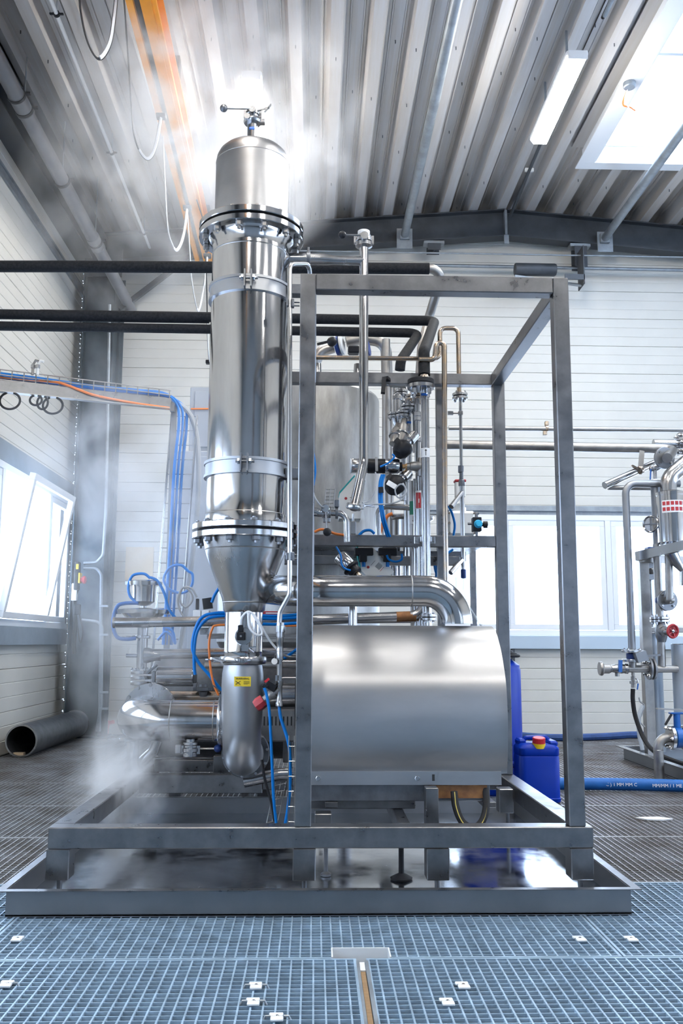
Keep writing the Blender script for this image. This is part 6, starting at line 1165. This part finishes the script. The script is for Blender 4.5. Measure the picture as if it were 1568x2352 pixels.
# tube lamps
def lamp(x, y, z, lab, L=1.36, w=.19):
    t = thing('ceiling_lamp', lab, 'lamp', (x, y, z), 'fluorescent lamps under the roof'); obj('housing', MB().box((x-w/2, y, z+.05), (x+w/2, y+L, z+.10), .01), 'lamp_housing', t)
    vs = [(x-w/2+.005, y+.01, z+.052), (x+w/2-.005, y+.01, z+.052), (x+w/2-.005, y+L-.01, z+.052), (x-w/2+.005, y+L-.01, z+.052), (x-w/2+.03, y+.03, z), (x+w/2-.03, y+.03, z), (x+w/2-.03, y+L-.03, z), (x-w/2+.03, y+L-.03, z)]
    obj('diffuser', MB().add(vs, [(0, 3, 2, 1), (4, 5, 6, 7), (0, 1, 5, 4), (1, 2, 6, 5), (2, 3, 7, 6), (3, 0, 4, 7)]), 'lamp_diffuser', t, smooth=False); obj('end_cap', MB().box((x-w/2+.01, y-.02, z+.01), (x+w/2-.01, y, z+.09), .005), 'lamp_housing', t)
    obj('hanger', MB().box((x-.01, y+.3, z+.10), (x+.01, y+.32, roofz(x)+.02)).box((x-.01, y+L-.3, z+.10), (x+.01, y+L-.28, roofz(x)+.02)), 'galvanized', t); return t
lamp(2.24, 7.15, 6.10, 'fluorescent lamp left of the skylight'); lamp(-.60, 7.42, 6.02, 'fluorescent lamp glowing in the steam above the column')
for x, y, lab in ((2.24, 3.2, 'added fluorescent lamp out of view above the cage'), (-.60, 3.2, 'added fluorescent lamp out of view above the camera left'), (2.24, -1.0, 'added unseen fluorescent lamp behind the camera, right'), (-.6, -1.0, 'added unseen fluorescent lamp behind the camera, left'), (5.4, 3.2, 'added fluorescent lamp out of view on the far right'), (5.4, -1.0, 'added unseen fluorescent lamp behind the camera, far right')): lamp(x, y, 6.05, lab)  # unseen lamps added to brighten the hall, spaced like the visible ones
t = thing('lamp_conduit', 'black and galvanized conduit carrying cable along the lamp row', 'conduit', (2.42, 10.7, 6.4)); obj('tube', MB().sweep([(2.40, 2.0, 6.42), (2.44, 7.0, 6.42)], .02, 10), 'galvanized', t); obj('tube', MB().sweep([(2.44, 6.2, 6.44), (2.44, 7.05, 6.44)], .018, 8), 'black_rubber', t); obj('tube', MB().sweep([(2.38, 8.6, 6.42), (2.42, 10.7, 6.42)], .018, 10), 'galvanized_dark', t)
for y in (5.9, 9.6): obj('clip', MB().box((2.36, y, 6.43), (2.46, y+.03, 6.47), .003), 'white_plastic', t)
# small things at the skylight
c = atz(1445, 193, 6.45); t = thing('roof_junction_box', 'small grey junction box with loose orange wires beside the skylight', 'box', c); obj('body', MB().lathe(c, (0, 0, -1), [(.06, -.02), (.06, .03), (.05, .04)], 16), 'galvanized', t); obj('wire', MB().sweep(spline([c+Vector((0, .0, 0)), atz(1430, 238, 6.35), atz(1446, 246, 6.33), atz(1458, 254, 6.33)], 6), .008, 6), 'orange_cable', t); obj('wire', MB().sweep(spline([c+Vector((0, .0, 0)), atz(1434, 228, 6.35), atz(1440, 243, 6.33), atz(1454, 250, 6.33)], 6), .006, 6), 'white_cable', t)
# small heater box by the gable beam
a, b_ = at(1182, 612, 10.7), at(1338, 658, 10.7); t = thing('roller_housing', 'dark bracket box hanging below the gable beam at the ridge', 'bracket', ((a.x+b_.x)/2, 10.7, b_.z)); obj('side_plate', MB().box((b_.x-.015, 10.6, b_.z), (b_.x, 10.85, a.z+.25), .003).box((a.x+.6, 10.6, b_.z+.05), (b_.x, 10.62, b_.z+.12)), 'galvanized_dark', t); obj('drum', MB().lathe((a.x, 10.72, a.z-.03), (1, 0, 0), [(.07, 0), (.08, .01), (.08, .5), (.07, .52)], 20), 'galvanized_dark', t); obj('arm', MB().bar((a.x, 10.72, a.z-.12), (b_.x, 10.72, b_.z+.02), .03, .03), 'galvanized', t)
t = pipe_thing('tension_rod', 'thin steel rod crossing just below the gable beam', 'rod', [(-.4, 10.7, 5.92), (XR-.2, 10.7, 5.92)], .010, 'galvanized')
t = pipe_thing('wall_pipe', 'slim grey pipe along the back wall under the gable', 'pipe', [at(700, 604, 11.0), at(1640, 622, 11.0)], .022, 'galvanized')
# screws of the roof sheets
b = MB()
for i in range(-9, 20):
    x = .52+i*PR
    for j in range(10):
        y = 3.2+j*.85+random.uniform(-.2, .2); xx_ = x+random.choice((0, .5))*PR; z = roofz(xx_)+(0 if abs(xx_-x) < .01 else .145)
        if SKX0-.2 < xx_ < SKX1+.2 and SKY0 < y < SKY1+.2: continue
        b.box((xx_-.004, y, z-.03), (xx_+.004, y+.008, z))
s = solo('roof_screw', 'dark screw tips poking through the roof sheets', 'screw', b, 'steel_dark', loc=(0, 0, 6.4), kind='stuff')
# ================================================================== STEAM
def steam(name, label, c, r, dens, nscale, thr=.45, seed=0., tilt=0.):
    m = bpy.data.materials.new('steam'); m.use_nodes = True; N, L = m.node_tree.nodes, m.node_tree.links; N.remove(N['Principled BSDF'])
    v = N.new('ShaderNodeVolumePrincipled'); v.inputs['Color'].default_value = (.985, .99, 1, 1); v.inputs['Anisotropy'].default_value = .1
    tc = N.new('ShaderNodeTexCoord'); ln = N.new('ShaderNodeVectorMath'); ln.operation = 'LENGTH'; L.new(tc.outputs['Object'], ln.inputs[0])
    fall = N.new('ShaderNodeMapRange'); fall.inputs[1].default_value = 1; fall.inputs[2].default_value = .15; fall.inputs[3].default_value = 0; fall.inputs[4].default_value = 1; L.new(ln.outputs['Value'], fall.inputs[0])
    nz = N.new('ShaderNodeTexNoise'); nz.inputs['Scale'].default_value = nscale; nz.inputs['Detail'].default_value = 3; nz.inputs['Roughness'].default_value = .6; nz.inputs['Distortion'].default_value = .5
    geo = N.new('ShaderNodeNewGeometry'); mp = N.new('ShaderNodeMapping'); mp.inputs['Location'].default_value = (seed, seed*2, 0); mp.inputs['Scale'].default_value = (1, 1, .75)
    L.new(geo.outputs['Position'], mp.inputs[0]); L.new(mp.outputs[0], nz.inputs['Vector'])
    mr = N.new('ShaderNodeMapRange'); mr.inputs[1].default_value = thr; mr.inputs[2].default_value = thr+.28; mr.inputs[3].default_value = .03; mr.inputs[4].default_value = 1; L.new(nz.outputs['Fac'], mr.inputs[0])
    mu = N.new('ShaderNodeMath'); mu.operation = 'MULTIPLY'; L.new(mr.outputs[0], mu.inputs[0]); L.new(fall.outputs[0], mu.inputs[1])
    m2 = N.new('ShaderNodeMath'); m2.operation = 'MULTIPLY'; m2.inputs[1].default_value = dens*4; L.new(mu.outputs[0], m2.inputs[0]); L.new(m2.outputs[0], v.inputs['Density']); L.new(v.outputs[0], N['Material Output'].inputs['Volume'])
    M[m.name] = m; bm = bmesh.new(); bmesh.ops.create_icosphere(bm, subdivisions=3, radius=1); me = bpy.data.meshes.new(name); bm.to_mesh(me); bm.free(); me.materials.append(m)
    o = bpy.data.objects.new(name, me); COL.objects.link(o); o.location = c; o.scale = r; o.rotation_euler = (0, tilt, 0); o['label'] = label; o['kind'] = 'stuff'; o['category'] = 'steam'
    return o
steam('steam_cloud', 'bright steam cloud billowing under the roof around the column top', at(490, 280, 6.7), (1.35, 1.2, 1.15), 1.9, 2.2, .50, 0.)
steam('steam_cloud', 'thinner steam drifting along the left eaves', at(290, 450, 7.6), (1.2, 1.4, 1.2), .6, 2.1, .54, 3.)
steam('steam_cloud', 'soft steam haze in front of the corner column and trays', at(270, 1160, 7.0), (1.0, 1.3, 1.45), .75, 2.1, .51, 7.)
steam('steam_cloud', 'steam around the left diaphragm valve and big pipe', at(320, 1500, 5.7), (.5, .6, .7), .9, 2.8, .48, 5.)
steam('steam_jet', 'dense jet of steam blowing down-left beside the frame', at(285, 1775, 5.2), (.31, .45, .42), 4.6, 4.5, .47, 9., .5)
